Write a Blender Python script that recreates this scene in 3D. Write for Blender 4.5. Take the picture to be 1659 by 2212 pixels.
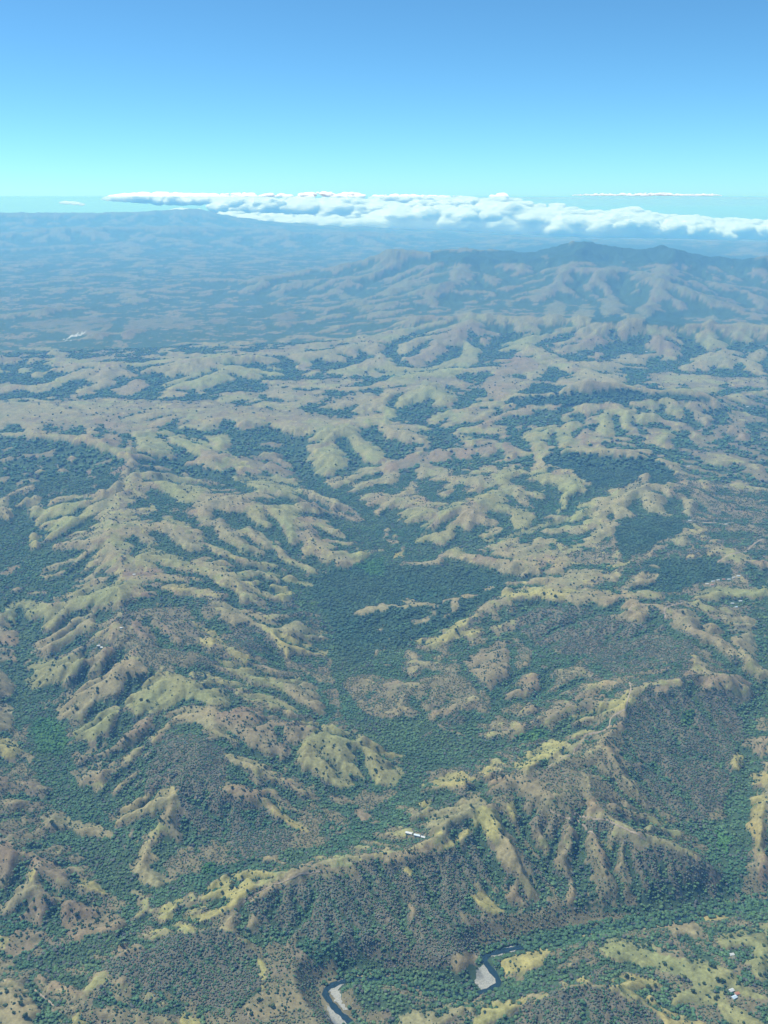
import bpy, math, random
import numpy as np

random.seed(7)
rng = np.random.default_rng(7)
D = bpy.data
SC = bpy.context.scene
COL = SC.collection
for o in list(D.objects):
    D.objects.remove(o)

# ------------------------------------------------------------------ camera
CAM_Z = 2000.0                 # metres above the mean ground
PIT = math.radians(18.13)      # looking down from an aeroplane window
FPX, UC, VC = 2080.0, 829.5, 1106.0     # focal length and centre in a 1659 x 2212 frame
cam_d = D.cameras.new('camera')
cam_d.sensor_fit = 'VERTICAL'
cam_d.sensor_height = 24.0
cam_d.lens = 24.0 * FPX / 2212.0
cam_d.clip_start = 1.0
cam_d.clip_end = 400000.0
cam = D.objects.new('camera', cam_d)
COL.objects.link(cam)
cam.location = (0, 0, CAM_Z)
cam.rotation_euler = (math.pi / 2 - PIT, 0, 0)
SC.camera = cam

# ------------------------------------------------------------------ sky, sun, exposure
SUN_AZ = math.radians(-72)     # from north (+Y) clockwise: the sun stands to the left
SUN_EL = math.radians(61)
w = D.worlds.new('World')
SC.world = w
w.use_nodes = True
nt = w.node_tree
nt.nodes.clear()
sky = nt.nodes.new('ShaderNodeTexSky')
sky.sky_type = 'NISHITA'
sky.sun_disc = False
sky.sun_elevation = SUN_EL
sky.sun_rotation = SUN_AZ
sky.altitude = 2000
sky.air_density = 0.7
sky.dust_density = 1.0
sky.ozone_density = 10.0
bg = nt.nodes.new('ShaderNodeBackground')
bg.inputs['Strength'].default_value = 0.108
wo = nt.nodes.new('ShaderNodeOutputWorld')
tint = nt.nodes.new('ShaderNodeMix'); tint.data_type = 'RGBA'; tint.blend_type = 'MULTIPLY'; tint.inputs[0].default_value = 1.0
tint.inputs[7].default_value = (0.68, 0.985, 0.87, 1)
nt.links.new(sky.outputs[0], tint.inputs[6]); nt.links.new(tint.outputs[2], bg.inputs['Color'])
nt.links.new(bg.outputs[0], wo.inputs['Surface'])

sd = D.lights.new('sun', 'SUN')
sd.energy = 4.0
sd.angle = math.radians(0.53)
sd.color = (1.0, 0.975, 0.93)
sun = D.objects.new('sun', sd)
COL.objects.link(sun)
sun.location = (-3000, 900, 4000)
sun.rotation_euler = (math.pi / 2 - SUN_EL, 0, -SUN_AZ + math.pi)
# the lamp shines along its -Z: check below keeps it tied to the sky's sun
from mathutils import Vector
sv = Vector((math.sin(SUN_AZ) * math.cos(SUN_EL), math.cos(SUN_AZ) * math.cos(SUN_EL), math.sin(SUN_EL)))
sun.rotation_euler = sv.to_track_quat('Z', 'Y').to_euler()

vs = SC.view_settings
vs.view_transform = 'Standard'
vs.look = 'None'
vs.exposure = 0.85
vs.gamma = 1.0
vs.use_curve_mapping = False
SC.cycles.max_bounces = 14
SC.cycles.diffuse_bounces = 2
SC.cycles.volume_bounces = 12

# ------------------------------------------------------------------ small helpers
def tag(o, label=None, cat=None, group=None, kind=None):
    if label: o['label'] = label
    if cat: o['category'] = cat
    if group: o['group'] = group
    if kind: o['kind'] = kind
    return o

def mesh_obj(name, V, F, mat=None, parent=None, smooth=False):
    me = D.meshes.new(name)
    me.from_pydata([tuple(map(float, p)) for p in V], [], [tuple(map(int, f)) for f in F])
    if mat: me.materials.append(mat)
    if smooth: me.polygons.foreach_set('use_smooth', np.ones(len(me.polygons), bool))
    o = D.objects.new(name, me)
    COL.objects.link(o)
    if parent: o.parent = parent
    return o

def project(x, y, z):
    dz = z - CAM_Z
    dep = y * math.cos(PIT) - dz * math.sin(PIT)
    up = y * math.sin(PIT) + dz * math.cos(PIT)
    return UC + FPX * x / dep, VC - FPX * up / dep

def ray(u, v):
    a, b = (u - UC) / FPX, (VC - v) / FPX
    return a, math.cos(PIT) + b * math.sin(PIT), -math.sin(PIT) + b * math.cos(PIT)

def on_plane(u, v, z):
    dx, dy, dz = ray(u, v)
    t = (z - CAM_Z) / dz
    return dx * t, dy * t

# gradient noise on arrays
_perm = np.random.default_rng(3).permutation(4096).astype(np.int64)
_ang = np.random.default_rng(4).uniform(0, 2 * math.pi, 4096)
_gx, _gy = np.cos(_ang), np.sin(_ang)
def perlin(x, y, seed=0):
    x = np.asarray(x, float); y = np.asarray(y, float)
    xi = np.floor(x).astype(np.int64); yi = np.floor(y).astype(np.int64)
    fx = x - xi; fy = y - yi
    def g(ix, iy, dx, dy):
        h = _perm[(_perm[(ix + seed * 131) & 4095] + iy) & 4095]
        return _gx[h] * dx + _gy[h] * dy
    sx = fx * fx * fx * (fx * (fx * 6 - 15) + 10); sy = fy * fy * fy * (fy * (fy * 6 - 15) + 10)
    a = g(xi, yi, fx, fy); b = g(xi + 1, yi, fx - 1, fy)
    c = g(xi, yi + 1, fx, fy - 1); d = g(xi + 1, yi + 1, fx - 1, fy - 1)
    return 1.5 * ((a + (b - a) * sx) * (1 - sy) + (c + (d - c) * sx) * sy)
def fbm(x, y, seed=0, octv=4, gain=0.5):
    s = 0; a = 1; n = 0
    for k in range(octv):
        s = s + a * perlin(x * 2 ** k + 17.3 * k, y * 2 ** k - 9.1 * k, seed + k); n += a; a *= gain
    return s / n
# ------------------------------------------------------------------ land cover seen on the hills
# g yellow-green pasture, t tan pasture, y dry yellow grass, b brown earth and burnt grass,
# s dry scrub, p leafless grey scrub forest, d darker green forest, e fresh green forest, w pale bare rock
# f is the forest that fills everything else.  Coordinates: tile pixels / 2 + tile origin.
TILE = {1: (0, 366), 2: (829.5, 366), 3: (0, 779.4), 4: (829.5, 779.4),
        5: (0, 1253.7), 6: (829.5, 1253.7), 7: (0, 1694.2), 8: (829.5, 1694.2)}
COVER = {}
COVER[1] = '''
b 85 665 130 650 240 650 300 640 400 635 500 650 480 690 430 720 300 710 180 700 130 690
b 520 700 560 650 680 640 780 640 860 660 820 690 700 680 600 710 540 740
w 275 735 320 712 345 705 350 712 322 725
w 340 712 372 700 368 708 350 718
t 870 760 960 740 1100 755 1060 765 940 765
t 1130 770 1240 720 1360 710 1250 740 1150 775
t 1250 790 1350 770 1450 765 1560 760 1659 735 1659 800 1560 800 1480 830 1380 810 1300 820
t 1500 860 1659 790 1659 895 1480 895
t 20 860 100 840 190 880 120 895 20 880
t 330 530 480 520 490 528 340 535
t 170 510 240 505 230 525 180 525
t 790 570 850 565 840 585 800 580
t 600 420 680 440 640 450
t 340 255 430 255 420 270 350 265
t 1300 490 1400 480 1410 500 1350 520 1310 510
t 1460 535 1540 540 1620 600 1560 600 1480 560
t 1500 470 1600 430 1659 410 1659 430 1540 475
t 1150 520 1240 540 1230 555 1160 545
b 1410 405 1500 400 1490 415 1420 415
t 1140 460 1350 425 1300 440 1160 470
t 60 770 200 765 270 785 120 780
b 910 650 980 645 990 665 920 670
b 1180 620 1250 600 1300 650 1240 690 1190 660
b 1100 680 1150 670 1140 700
t 430 810 500 800 510 818 440 822
t 700 770 820 780 790 800 690 790
t 520 780 590 785 570 795
t 570 400 630 395 620 415 580 412
t 730 430 850 425 820 450 750 455
t 120 300 190 290 170 315
'''
COVER[2] = '''
d 200 350 350 355 520 345 680 322 800 317 870 300 940 320 1100 327 1270 324 1400 357 1550 382 1659 380 1659 430 1300 410 1000 400 700 400 400 410 200 400
d 820 610 1000 590 1300 620 1300 680 900 660
t 0 400 60 385 100 400 40 420
t 270 420 340 415 410 450 340 440 290 440
t 430 450 500 450 480 475 430 470
t 0 520 80 490 200 480 240 510 160 520 60 540 0 550
t 270 630 340 600 400 600 370 630 280 640
t 420 610 470 605 480 635 430 635
t 610 535 660 530 700 555 640 560
t 660 430 720 455 700 460
t 520 560 560 570 550 600 520 590
t 560 640 640 635 640 660 570 655
t 700 580 760 555 790 570 780 630 720 660 690 620
t 810 640 850 590 920 590 900 640 860 650
t 930 600 960 545 1010 530 1020 580 1080 600 1050 640 1000 620 950 640
t 1000 670 1100 600 1170 595 1160 630 1060 690
t 960 415 1040 420 1020 445 970 440
t 1050 450 1120 430 1180 460 1150 480 1060 470
t 1080 505 1110 500 1100 535
t 850 440 860 415 870 440
t 1380 640 1430 625 1450 650 1400 665
t 1280 640 1350 640 1320 650
b 1260 490 1330 495 1310 505
b 670 375 720 375 700 385
t 1580 600 1659 550 1659 590 1600 610
t 1500 670 1659 665 1659 680 1540 685
t 50 790 60 740 120 720 220 690 200 720 130 770 80 820
b 150 770 240 690 330 680 380 660 500 690 470 740 440 760 380 720 330 740 260 800 180 850 130 860 100 820
g 0 830 40 800 60 850 160 860 300 820 360 730 420 770 400 830 300 895 0 895
g 480 770 560 730 640 700 720 690 760 710 690 720 640 760 560 770 500 785
b 760 760 860 730 960 710 1060 700 1050 730 950 760 860 770 780 775
b 1120 740 1160 705 1240 720 1260 740 1200 770 1130 770
g 1360 740 1430 700 1480 720 1500 750 1420 780 1370 770
t 660 800 700 780 730 800 680 810
t 780 895 870 850 960 820 1060 800 1150 800 1130 850 1040 870 940 895
b 880 800 960 780 920 830
t 1270 830 1400 790 1480 780 1600 790 1659 790 1659 880 1560 860 1450 850 1300 870
b 500 830 600 800 680 840 620 880 540 890
t 560 780 640 775 620 800
'''
COVER[3] = '''
t 220 80 300 15 420 25 560 35 690 10 780 0 980 0 900 40 780 60 640 50 560 70 490 70 520 90 420 120 330 135 340 110 420 80 330 75
g 690 110 800 60 900 30 980 5 1050 10 1130 15 1220 40 1235 70 1170 60 1080 60 1000 80 920 100 820 110 740 115
g 0 15 150 40 220 60 150 70 0 50
t 0 175 120 180 220 195 350 230 270 240 160 235 80 260 190 270 150 305 100 290 60 270 0 300
b 490 120 600 80 650 100 560 150 520 150
g 940 160 1000 145 1060 155 1000 175 950 175
t 1120 135 1180 115 1250 115 1300 155 1230 165 1170 160
t 300 180 370 185 460 215 420 240 360 215
t 620 290 700 240 780 225 740 260 660 300
t 560 240 640 215 760 200 700 235 600 265 500 260
t 840 290 900 255 960 250 940 275 870 300
t 980 250 1060 240 1130 250 1120 275 1040 275
t 1190 260 1240 270 1310 285 1290 310 1220 290
b 400 255 480 255 560 280 610 300 530 300 430 280
t 350 310 370 295 420 300 400 320
b 430 325 470 310 520 325 530 355 480 350 440 350
b 545 340 570 340 585 385 560 380
g 580 320 640 310 700 335 740 380 760 405 690 400 610 380
g 660 310 780 315 880 350 990 390 1000 425 960 440 870 420 800 380 720 330
b 860 375 1000 400 960 440 870 420
g 870 330 960 310 1000 340 960 370 920 345
g 1320 320 1400 275 1440 280 1400 310 1330 330
g 1350 360 1430 290 1500 265 1550 290 1580 340 1659 390 1659 425 1590 430 1540 400 1500 340 1470 330 1440 350
g 1310 425 1380 390 1440 360 1500 405 1520 420 1490 470 1420 485 1350 500 1370 450
t 1400 515 1500 485 1600 460 1659 450 1659 470 1560 500 1520 510 1440 540
t 1500 545 1560 515 1659 490 1659 525 1600 520 1540 555
b 1555 600 1659 560 1659 590 1590 615
g 640 490 740 500 800 520 900 550 870 600 810 620 760 610 710 560 670 530
t 830 610 900 555 930 580 1050 590 1130 620 1060 640 980 655 930 640 920 665 880 670 850 640
g 1050 640 1110 610 1150 650 1180 700 1150 720 1090 690 1060 660
g 1160 620 1230 615 1320 660 1270 680 1280 770 1250 790 1240 720 1200 690 1170 650
t 940 680 980 695 1060 760 1140 810 1140 830 1080 800 1000 780 940 730
t 1060 700 1130 740 1180 790 1160 800 1100 760
g 1000 500 1080 500 1200 500 1310 525 1260 540 1330 570 1280 580 1190 560 1100 550 1040 530
b 1270 600 1330 570 1420 610 1520 640 1575 685 1540 695 1450 660 1380 640 1300 630
b 1310 720 1350 710 1400 770 1390 785 1340 750
t 1200 760 1240 830 1220 840 1195 790
t 1240 850 1310 850 1370 880 1430 920 1380 910 1300 880
t 1380 830 1430 850 1420 865 1380 850
t 1450 840 1500 845 1500 870 1460 865
y 1540 800 1590 820 1570 850 1540 830
g 640 615 690 640 660 650
g 690 670 740 675 830 715 790 720 710 690
t 700 730 770 725 830 760 880 790 850 820 780 790
g 840 740 900 765 1000 810 1100 840 1155 855 1120 865 1010 840 930 800 870 770
g 600 820 650 800 720 830 790 845 820 880 770 885 690 870 660 850 680 890 640 895 570 880
t 880 880 960 890 1030 925 1060 980 1000 960 930 920
g 1080 880 1150 900 1250 930 1360 970 1320 975 1230 950 1150 920
g 1090 930 1140 950 1120 965
y 1160 965 1220 980 1270 1010 1200 1015
g 130 720 200 660 270 640 330 650 250 680 180 710
g 180 740 240 700 300 660 370 640 390 660 330 690 270 730 220 740
y 115 765 160 750 230 755 170 775 145 805
s 230 790 310 745 430 735 475 760 440 790 350 800 260 820
t 270 780 330 752 430 742 460 760 400 785
t 350 630 420 580 480 575 470 610 400 640
t 470 550 560 525 570 545 500 570
b 490 480 540 450 560 420 550 460 500 500
b 140 405 165 405 160 428
b 165 450 188 455 175 482
b 250 440 278 455 265 495
b 295 410 322 415 300 432
b 370 475 402 468 390 490
t 0 590 30 600 60 680 0 660
t 100 600 180 590 180 630 130 640
b 0 920 60 890 110 880 60 910 0 935
t 150 940 210 900 280 875 270 900 200 935
t 310 960 400 915 440 940 350 955
g 290 1005 380 975 450 960 510 950 560 980 560 1017 300 1017
y 730 970 800 965 820 990 770 1005
b 470 680 500 670 530 690 490 700
g 520 690 610 695 600 715 550 715
t 580 755 640 745 700 785 640 780
b 510 845 545 835 550 860 520 870
s 1010 430 1200 400 1290 480 1250 500 1130 460
b 1120 400 1200 420 1260 470 1200 455
y 1010 440 1060 435 1100 465 1030 455
t 0 110 60 105 40 130 0 130
t 780 480 830 485 810 500
g 1400 45 1480 30 1600 20 1659 25 1659 50 1500 60
t 1400 190 1480 150 1560 130 1600 160 1659 170 1659 210 1560 210 1480 200
f 0 320 180 320 420 360 500 400 380 470 150 580 60 560 0 500
e 1540 880 1659 850 1659 940 1580 920
'''
COVER[4] = '''
t 720 95 830 40 900 10 960 0 1020 20 1050 60 1040 100 960 118 830 115
b 420 110 480 40 520 20 560 60 570 110 520 150 450 140
t 590 60 660 30 720 20 680 60 640 80
g 120 130 180 85 240 100 320 150 300 180 200 190 140 185 60 200 50 250 0 260 0 200 60 160
t 0 110 40 120 30 180 0 200
g 200 240 260 200 300 190 270 230 220 260
t 0 270 60 280 160 300 190 330 100 350 0 330
t 380 245 430 210 470 190 480 215 420 250
b 470 230 530 195 650 200 640 230 540 240 420 290 400 290 440 260
g 310 335 380 320 440 325 400 355 340 350
g 580 320 640 290 720 285 720 340 690 350 700 380 660 385 620 350
g 720 270 770 290 820 330 810 360 760 370 740 330
g 780 240 830 240 850 290 800 300 770 265
b 840 330 890 285 890 330 860 360
b 860 230 920 220 910 270 880 280
g 920 310 930 220 970 205 1000 280 990 310 950 320
g 1000 200 1080 195 1080 240 1060 290 1020 280 1030 230
g 1090 240 1120 205 1180 200 1200 230 1140 260 1100 270
g 1210 190 1300 190 1290 230 1240 210
t 1370 230 1430 220 1420 260 1380 270
b 1470 310 1520 260 1580 300 1580 360 1520 320
g 1170 330 1220 290 1255 300 1230 330 1180 355
b 1340 300 1380 295 1375 320 1350 325
b 905 355 950 350 940 370
d 510 185 600 130 650 100 760 105 830 115 1000 115 1250 120 1440 150 1400 175 1200 165 1050 180 900 185 700 190 580 200
d 690 410 740 375 820 380 900 395 1050 395 1170 410 1250 470 1260 520 1180 540 1100 505 1040 550 930 550 870 520 820 480 700 460
b 0 450 110 410 230 380 290 395 300 430 220 440 130 455 0 480
t 0 480 50 480 60 520 0 530
t 130 470 170 435 200 450 190 480 160 500
b 300 380 390 370 400 400 330 430 310 410
b 400 370 480 350 490 390 420 410
b 510 350 570 370 570 410 520 400
t 230 490 300 460 290 480 250 500
g 470 500 530 465 610 455 570 490 530 520 480 520
g 620 485 710 460 720 490 820 490 860 540 820 570 780 640 750 660 770 590 740 540 680 530 620 500
t 290 500 420 475 430 500 430 560 400 540 340 515
t 60 580 120 520 150 540 100 575
t 0 600 60 570 40 600 0 620
t 230 560 290 530 300 560 250 580
t 560 560 600 530 590 580 630 610 600 620 570 590
g 640 560 700 545 690 590 650 580
g 370 600 440 560 500 560 530 590 600 640 665 670 620 720 570 730 550 690 560 660 500 640 430 620
g 230 660 260 625 340 600 360 610 300 650 240 670
t 270 690 350 620 380 630 440 660 500 690 470 705 390 700 380 735 340 710
g 130 780 200 725 270 700 310 720 320 750 250 790 180 775
g 50 690 100 650 190 615 190 640 140 670 110 700
g 140 720 200 685 250 670 200 710
b 0 740 40 740 0 770
b 0 770 60 770 70 790 20 790
t 400 750 470 720 530 730 480 745
g 920 595 930 610 850 670 780 700 680 725 590 755 470 790 420 780 560 745 700 700 800 680 850 620
t 850 690 960 610 1070 525 1150 500 1155 520 1100 555 1060 600 1080 665 1000 685 990 650 900 690
t 1100 620 1110 575 1150 545 1220 550 1235 590 1210 630 1250 665 1170 660 1120 640
t 1290 580 1350 575 1360 610 1320 680 1300 650
t 860 790 880 750 940 705 1010 690 1000 730 940 770 880 805
t 450 820 530 775 620 755 560 780 500 815
t 510 835 570 800 670 770 740 765 710 800 600 830
g 770 820 850 790 850 810 800 830
t 620 850 740 815 700 840
g 270 805 310 790 360 820 270 820
b 220 845 270 825 250 850
y 40 840 90 820 80 845 40 850
t 410 860 520 860 590 880 640 900 600 930 520 920 440 885
t 600 940 680 900 830 900 930 900 1020 920 1000 960 950 920 880 940 760 950 660 950
b 860 880 960 862 1040 868 940 880
y 960 890 1070 865 1050 885 980 895
t 1030 960 1100 920 1190 910 1180 945 1100 960 1050 975
b 1140 830 1180 780 1240 760 1220 800 1160 840
t 1240 770 1300 725 1330 750 1300 800 1260 790
t 1390 830 1430 805 1480 795 1450 825 1400 840
g 1340 1000 1420 975 1500 985 1600 990 1659 950 1659 1017 1340 1017
y 510 1000 570 985 700 985 800 990 920 990 1000 1000 1020 1017 500 1017
d 1000 720 1060 680 1250 670 1340 720 1240 760 1130 830 1040 850 1000 790
d 1100 870 1300 850 1500 880 1500 950 1350 960 1280 1000 1060 990 1190 950
t 1380 430 1450 410 1500 430 1420 450
b 1480 620 1560 640 1580 660 1500 650
b 1600 840 1659 850 1659 900 1620 880
s 1260 560 1659 600 1659 680 1450 690 1330 680
'''
COVER[5] = '''
s 640 120 800 110 900 230 980 300 900 290 760 260 680 200
s 520 200 600 250 720 290 900 300 900 340 700 350 560 320 480 280
s 1480 440 1560 400 1659 420 1659 600 1560 570
p 980 200 1070 190 1150 230 1200 290 1220 330 1120 310 1030 270
p 700 700 840 660 1000 740 960 870 1080 960 1040 1017 800 1017 760 900 620 940 640 800
s 1080 350 1240 380 1280 420 1180 410
s 20 620 130 620 110 700 60 690
s 0 790 120 800 220 900 150 1017 0 1017
g 20 110 80 80 190 95 230 105 330 70 400 50 480 0 540 20 570 65 520 90 420 110 390 100 300 140 250 170 230 200 160 220 190 170 150 130 130 170 100 140 90 110 60 190 20 150
t 410 120 405 180 330 220 240 260 190 300 150 300 160 265 250 215 330 150
b 0 160 70 210 80 260 65 290 0 280
b 0 315 60 320 85 345 60 360 0 350
t 0 390 40 410 75 470 50 495 0 490
g 115 370 180 345 380 305 360 360 320 400 290 430 180 465 130 475 115 430 150 395
t 370 350 420 300 460 310 440 350 400 375 365 370
t 480 335 580 340 650 375 600 400 560 405 540 460 470 500 400 530 360 590 300 600 250 600 245 540 280 500 300 470 340 440 420 410 470 370
g 580 480 610 440 680 395 740 430 800 470 850 490 780 520 720 560 640 570 580 580 520 520
g 700 390 780 400 860 440 960 470 1000 510 990 550 900 530 820 500 760 450
g 820 395 900 395 970 420 900 425 830 415
g 860 440 960 432 1060 440 1100 470 1000 465
g 1000 480 1120 490 1250 530 1320 565 1250 560 1140 530 1040 510
g 920 335 1000 345 1080 380 1180 420 1320 430 1370 460 1410 555 1350 540 1270 500 1180 450 1090 430 1000 385
t 1220 440 1320 430 1370 460 1410 555 1330 545 1240 490
t 900 70 960 100 1060 115 1130 165 1200 180 1290 190 1420 230 1400 240 1290 230 1220 215 1160 210 1060 180 1010 195 970 180 940 130
y 1120 180 1210 225 1300 260 1410 310 1410 330 1330 310 1260 300 1240 335 1210 290 1180 240 1130 215
y 990 300 1070 320 1080 345 1020 335
y 860 240 960 250 970 275 900 280 870 270
y 830 170 900 210 950 240 920 245 860 210
b 560 180 590 165 640 210 690 270 650 260 600 240
b 690 170 740 210 800 270 770 275 720 220
y 740 25 800 15 825 40 790 50 740 40
y 1160 20 1240 30 1270 60 1230 70 1180 45
g 320 640 380 600 460 550 520 540 500 600 460 650 410 690 340 690 310 650
b 310 745 420 720 500 680 590 610 660 590 640 640 550 690 470 740 380 765 340 790 310 765
t 560 720 640 665 740 610 720 650 640 690 590 725
b 300 830 400 790 500 770 470 820 400 890 340 890 320 850
t 690 590 800 540 900 540 960 560 930 600 980 660 1060 720 1000 690 940 665 840 610 760 600
b 940 570 1050 540 1140 560 1150 590 1250 610 1380 620 1350 660 1290 710 1260 750 1200 750 1130 730 1060 700 1000 660 930 610
f 1180 630 1225 630 1225 700 1205 700
g 1360 640 1450 650 1560 690 1659 740 1659 880 1620 875 1560 870 1480 900 1410 870 1360 820 1260 760 1300 700
f 1528 715 1558 718 1582 800 1622 872 1600 880 1560 810
f 1510 840 1560 850 1590 880 1540 880
g 1270 610 1350 595 1400 620 1500 650 1659 720 1659 745 1540 690 1400 640
t 0 520 60 550 60 640 0 640
y 0 670 60 690 95 740 60 770 20 760 0 720
b 0 850 20 800 30 880 0 910
t 20 920 80 920 130 960 60 990 0 980
t 960 745 1040 750 1140 790 1200 850 1140 830 1050 800 1000 790
t 950 880 1040 880 1090 930 1050 950 990 930
t 1260 870 1350 880 1390 920 1330 930 1270 900
b 1420 915 1500 940 1490 960 1430 940
t 510 1000 560 960 600 940 590 990 540 1017 510 1017
y 640 960 700 920 750 890 770 900 690 970 640 1000
b 700 1017 750 950 755 1017
e 150 600 230 600 300 680 260 760 180 740 140 660
'''
COVER[6] = '''
p 640 120 900 110 1000 170 1200 190 1260 260 1260 330 1100 400 1000 400 880 330 700 300 560 200
p 1050 560 1150 450 1500 470 1600 600 1540 720 1500 850 1480 1017 1260 1017 1150 880 1060 800 1020 640
s 540 830 720 800 900 680 1000 620 1030 650 1050 830 1150 900 1250 1017 500 1017 450 960 560 900
s 0 430 130 420 300 390 420 490 460 550 300 560 120 590 0 590
s 60 450 130 410 180 430 120 500 60 480
y 510 50 560 35 640 40 720 40 800 50 780 80 700 80 640 65 580 70
t 780 85 810 55 880 40 960 50 1020 70 970 110 900 95 830 110
t 1020 120 1060 85 1110 85 1080 115 1030 135
t 1060 130 1140 115 1145 160 1080 160 1020 155
g 1340 75 1380 45 1480 30 1560 40 1659 35 1659 60 1540 60 1420 75 1360 85
t 1240 155 1290 125 1350 130 1390 190 1470 220 1490 280 1560 340 1640 385 1560 350 1480 310 1400 260 1330 230 1280 200
t 1470 145 1540 155 1610 165 1610 200 1540 185 1480 175
t 1480 210 1590 200 1625 350 1590 355 1520 280
y 260 220 320 170 370 145 360 190 310 215
y 165 280 220 245 300 225 430 200 430 220 330 245 250 265 200 285
y 100 260 170 245 160 270
b 350 350 400 300 450 290 520 265 545 310 540 390 490 440 450 460 420 430 370 400
s 560 320 600 280 640 300 630 360 570 380
b 500 490 560 450 650 410 680 430 670 470 600 490 540 505
s 700 480 760 400 870 330 860 390 780 430 720 490
b 690 580 760 530 840 505 900 475 960 500 980 520 860 540 780 555 740 580 710 600
y 800 590 880 555 960 540 1020 500 1060 480 1060 530 1040 560 1000 560 900 570 830 600
s 490 560 560 520 650 510 660 560 560 570
b 600 555 620 510 660 530 640 560
b 200 550 290 560 280 580 210 570
y 550 800 600 750 720 690 800 690 770 730 700 770 620 810 560 815
t 700 800 740 750 810 710 870 675 850 720 800 760 730 800
y 200 880 260 840 330 830 400 850 380 880 280 890 220 890
y 410 830 470 785 480 810 440 840
y 155 890 180 875 170 900
g 0 740 100 755 20 780 60 800 95 850 50 885 0 880
y 140 970 180 945 210 955 170 985
t 110 1017 220 990 330 975 400 935 440 950 420 1017
b 430 870 500 840 540 830 640 850 690 880 740 940 700 950 640 920 560 900 480 890
b 950 650 1000 700 1040 800 990 790 960 720
b 1090 740 1130 780 1110 830
b 1320 430 1400 415 1530 405 1590 430 1590 465 1480 455 1360 465
b 1170 460 1240 445 1230 480 1180 490
b 1540 710 1560 680 1659 670 1659 740 1600 740
y 1490 790 1520 730 1560 760 1540 830
y 1570 840 1659 820 1659 880 1600 880
y 1590 930 1640 920 1630 1017 1590 1017
e 560 680 660 640 720 660 640 700
e 1280 580 1340 560 1330 620 1290 620
'''
COVER[7] = '''
p 780 0 940 60 1000 80 1100 90 1160 110 1220 180 1280 230 1180 310 1060 320 1000 260 900 200 800 180
p 1050 520 1200 440 1400 400 1560 420 1659 430 1659 760 1480 760 1400 680 1240 640 1100 600 1060 560
p 480 720 600 680 760 650 900 625 1010 640 1060 690 1110 770 1140 850 1080 920 980 970 880 960 760 900 620 880 480 830 440 780
s 1060 690 1250 680 1350 760 1400 830 1380 900 1400 1000 1420 1036 1000 1036 1050 950 1150 880 1140 790
s 0 800 150 800 300 850 380 900 400 960 560 950 800 1000 850 1036 380 1036 200 960 120 870 0 840
s 1390 100 1450 110 1500 160 1460 180 1410 150
s 900 590 1000 560 1100 560 1130 600 1060 630 960 620
s 0 40 60 10 130 40 140 80 200 110 300 120 160 240 80 260 0 200
t 20 60 70 30 120 50 90 80 40 90
t 170 150 220 130 300 140 330 165 400 160 450 190 500 230 430 235 330 215 310 180 230 180
t 490 150 540 100 600 60 700 20 780 20 740 50 650 110 560 130 520 165
b 680 150 720 100 750 70 755 150 770 190 795 230 760 250 730 190 700 170
b 940 10 1020 0 1100 20 1180 40 1090 80 1010 60
y 1165 90 1200 80 1240 140 1300 170 1340 210 1290 200 1220 150
b 1520 110 1570 115 1610 150 1560 165
t 580 400 560 370 600 300 630 245 660 290 690 320 650 360 700 400 770 400 680 440 620 430
t 550 460 600 450 620 480 580 490
b 0 230 50 250 80 300 60 330 50 390 0 430
b 110 360 160 310 220 325 280 370 320 420 270 420 200 400 140 400
y 120 380 155 370 150 410 125 410
y 320 410 400 415 470 470 440 475 370 440
t 0 520 40 450 110 420 160 430 110 500 40 550 0 560
b 50 585 110 520 150 460 200 470 250 470 230 520 190 560 185 620 140 600 110 590
b 270 480 350 500 430 530 530 570 550 600 480 635 380 650 340 690 310 670 265 610 260 540
y 0 660 40 655 50 690 10 710
b 20 700 70 630 130 620 200 640 180 680 120 720 50 755 20 740
y 870 470 960 400 1060 370 1180 375 1180 395 1110 400 1110 440 1030 490 960 490 880 490
y 680 550 760 490 800 490 760 530 720 560
y 780 580 900 550 980 500 1060 480 1110 460 1000 530 920 580 820 600
y 800 545 890 515 900 530 830 555
y 675 570 760 560 740 580 680 585
b 1100 470 1200 410 1290 350 1340 335 1400 350 1470 380 1400 385 1320 390 1230 420 1150 480 1060 520 1010 540 980 550 1040 510
y 640 650 700 605 800 600 850 620 760 620 690 640
y 850 625 920 615 880 630
y 1020 635 1070 640 1080 690 1060 680
b 470 730 540 680 640 680 620 710 520 750
b 480 860 520 830 555 830 540 870
y 1100 745 1140 760 1150 800 1130 850 1140 880 1110 910 1130 860 1120 790
b 1050 960 1140 900 1240 880 1330 910 1300 960 1180 1000 1080 1010
b 1060 600 1110 560 1120 600 1080 620
t 0 850 90 860 140 900 180 970 140 1036 0 1036
y 290 1036 340 980 370 1036
y 250 1036 270 1010 290 1020
b 400 970 560 965 550 1010 470 1010
y 780 985 860 1010 870 1036 780 1036
t 1480 825 1659 835 1659 860 1520 840
e 860 350 920 350 930 380 880 380
'''
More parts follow.
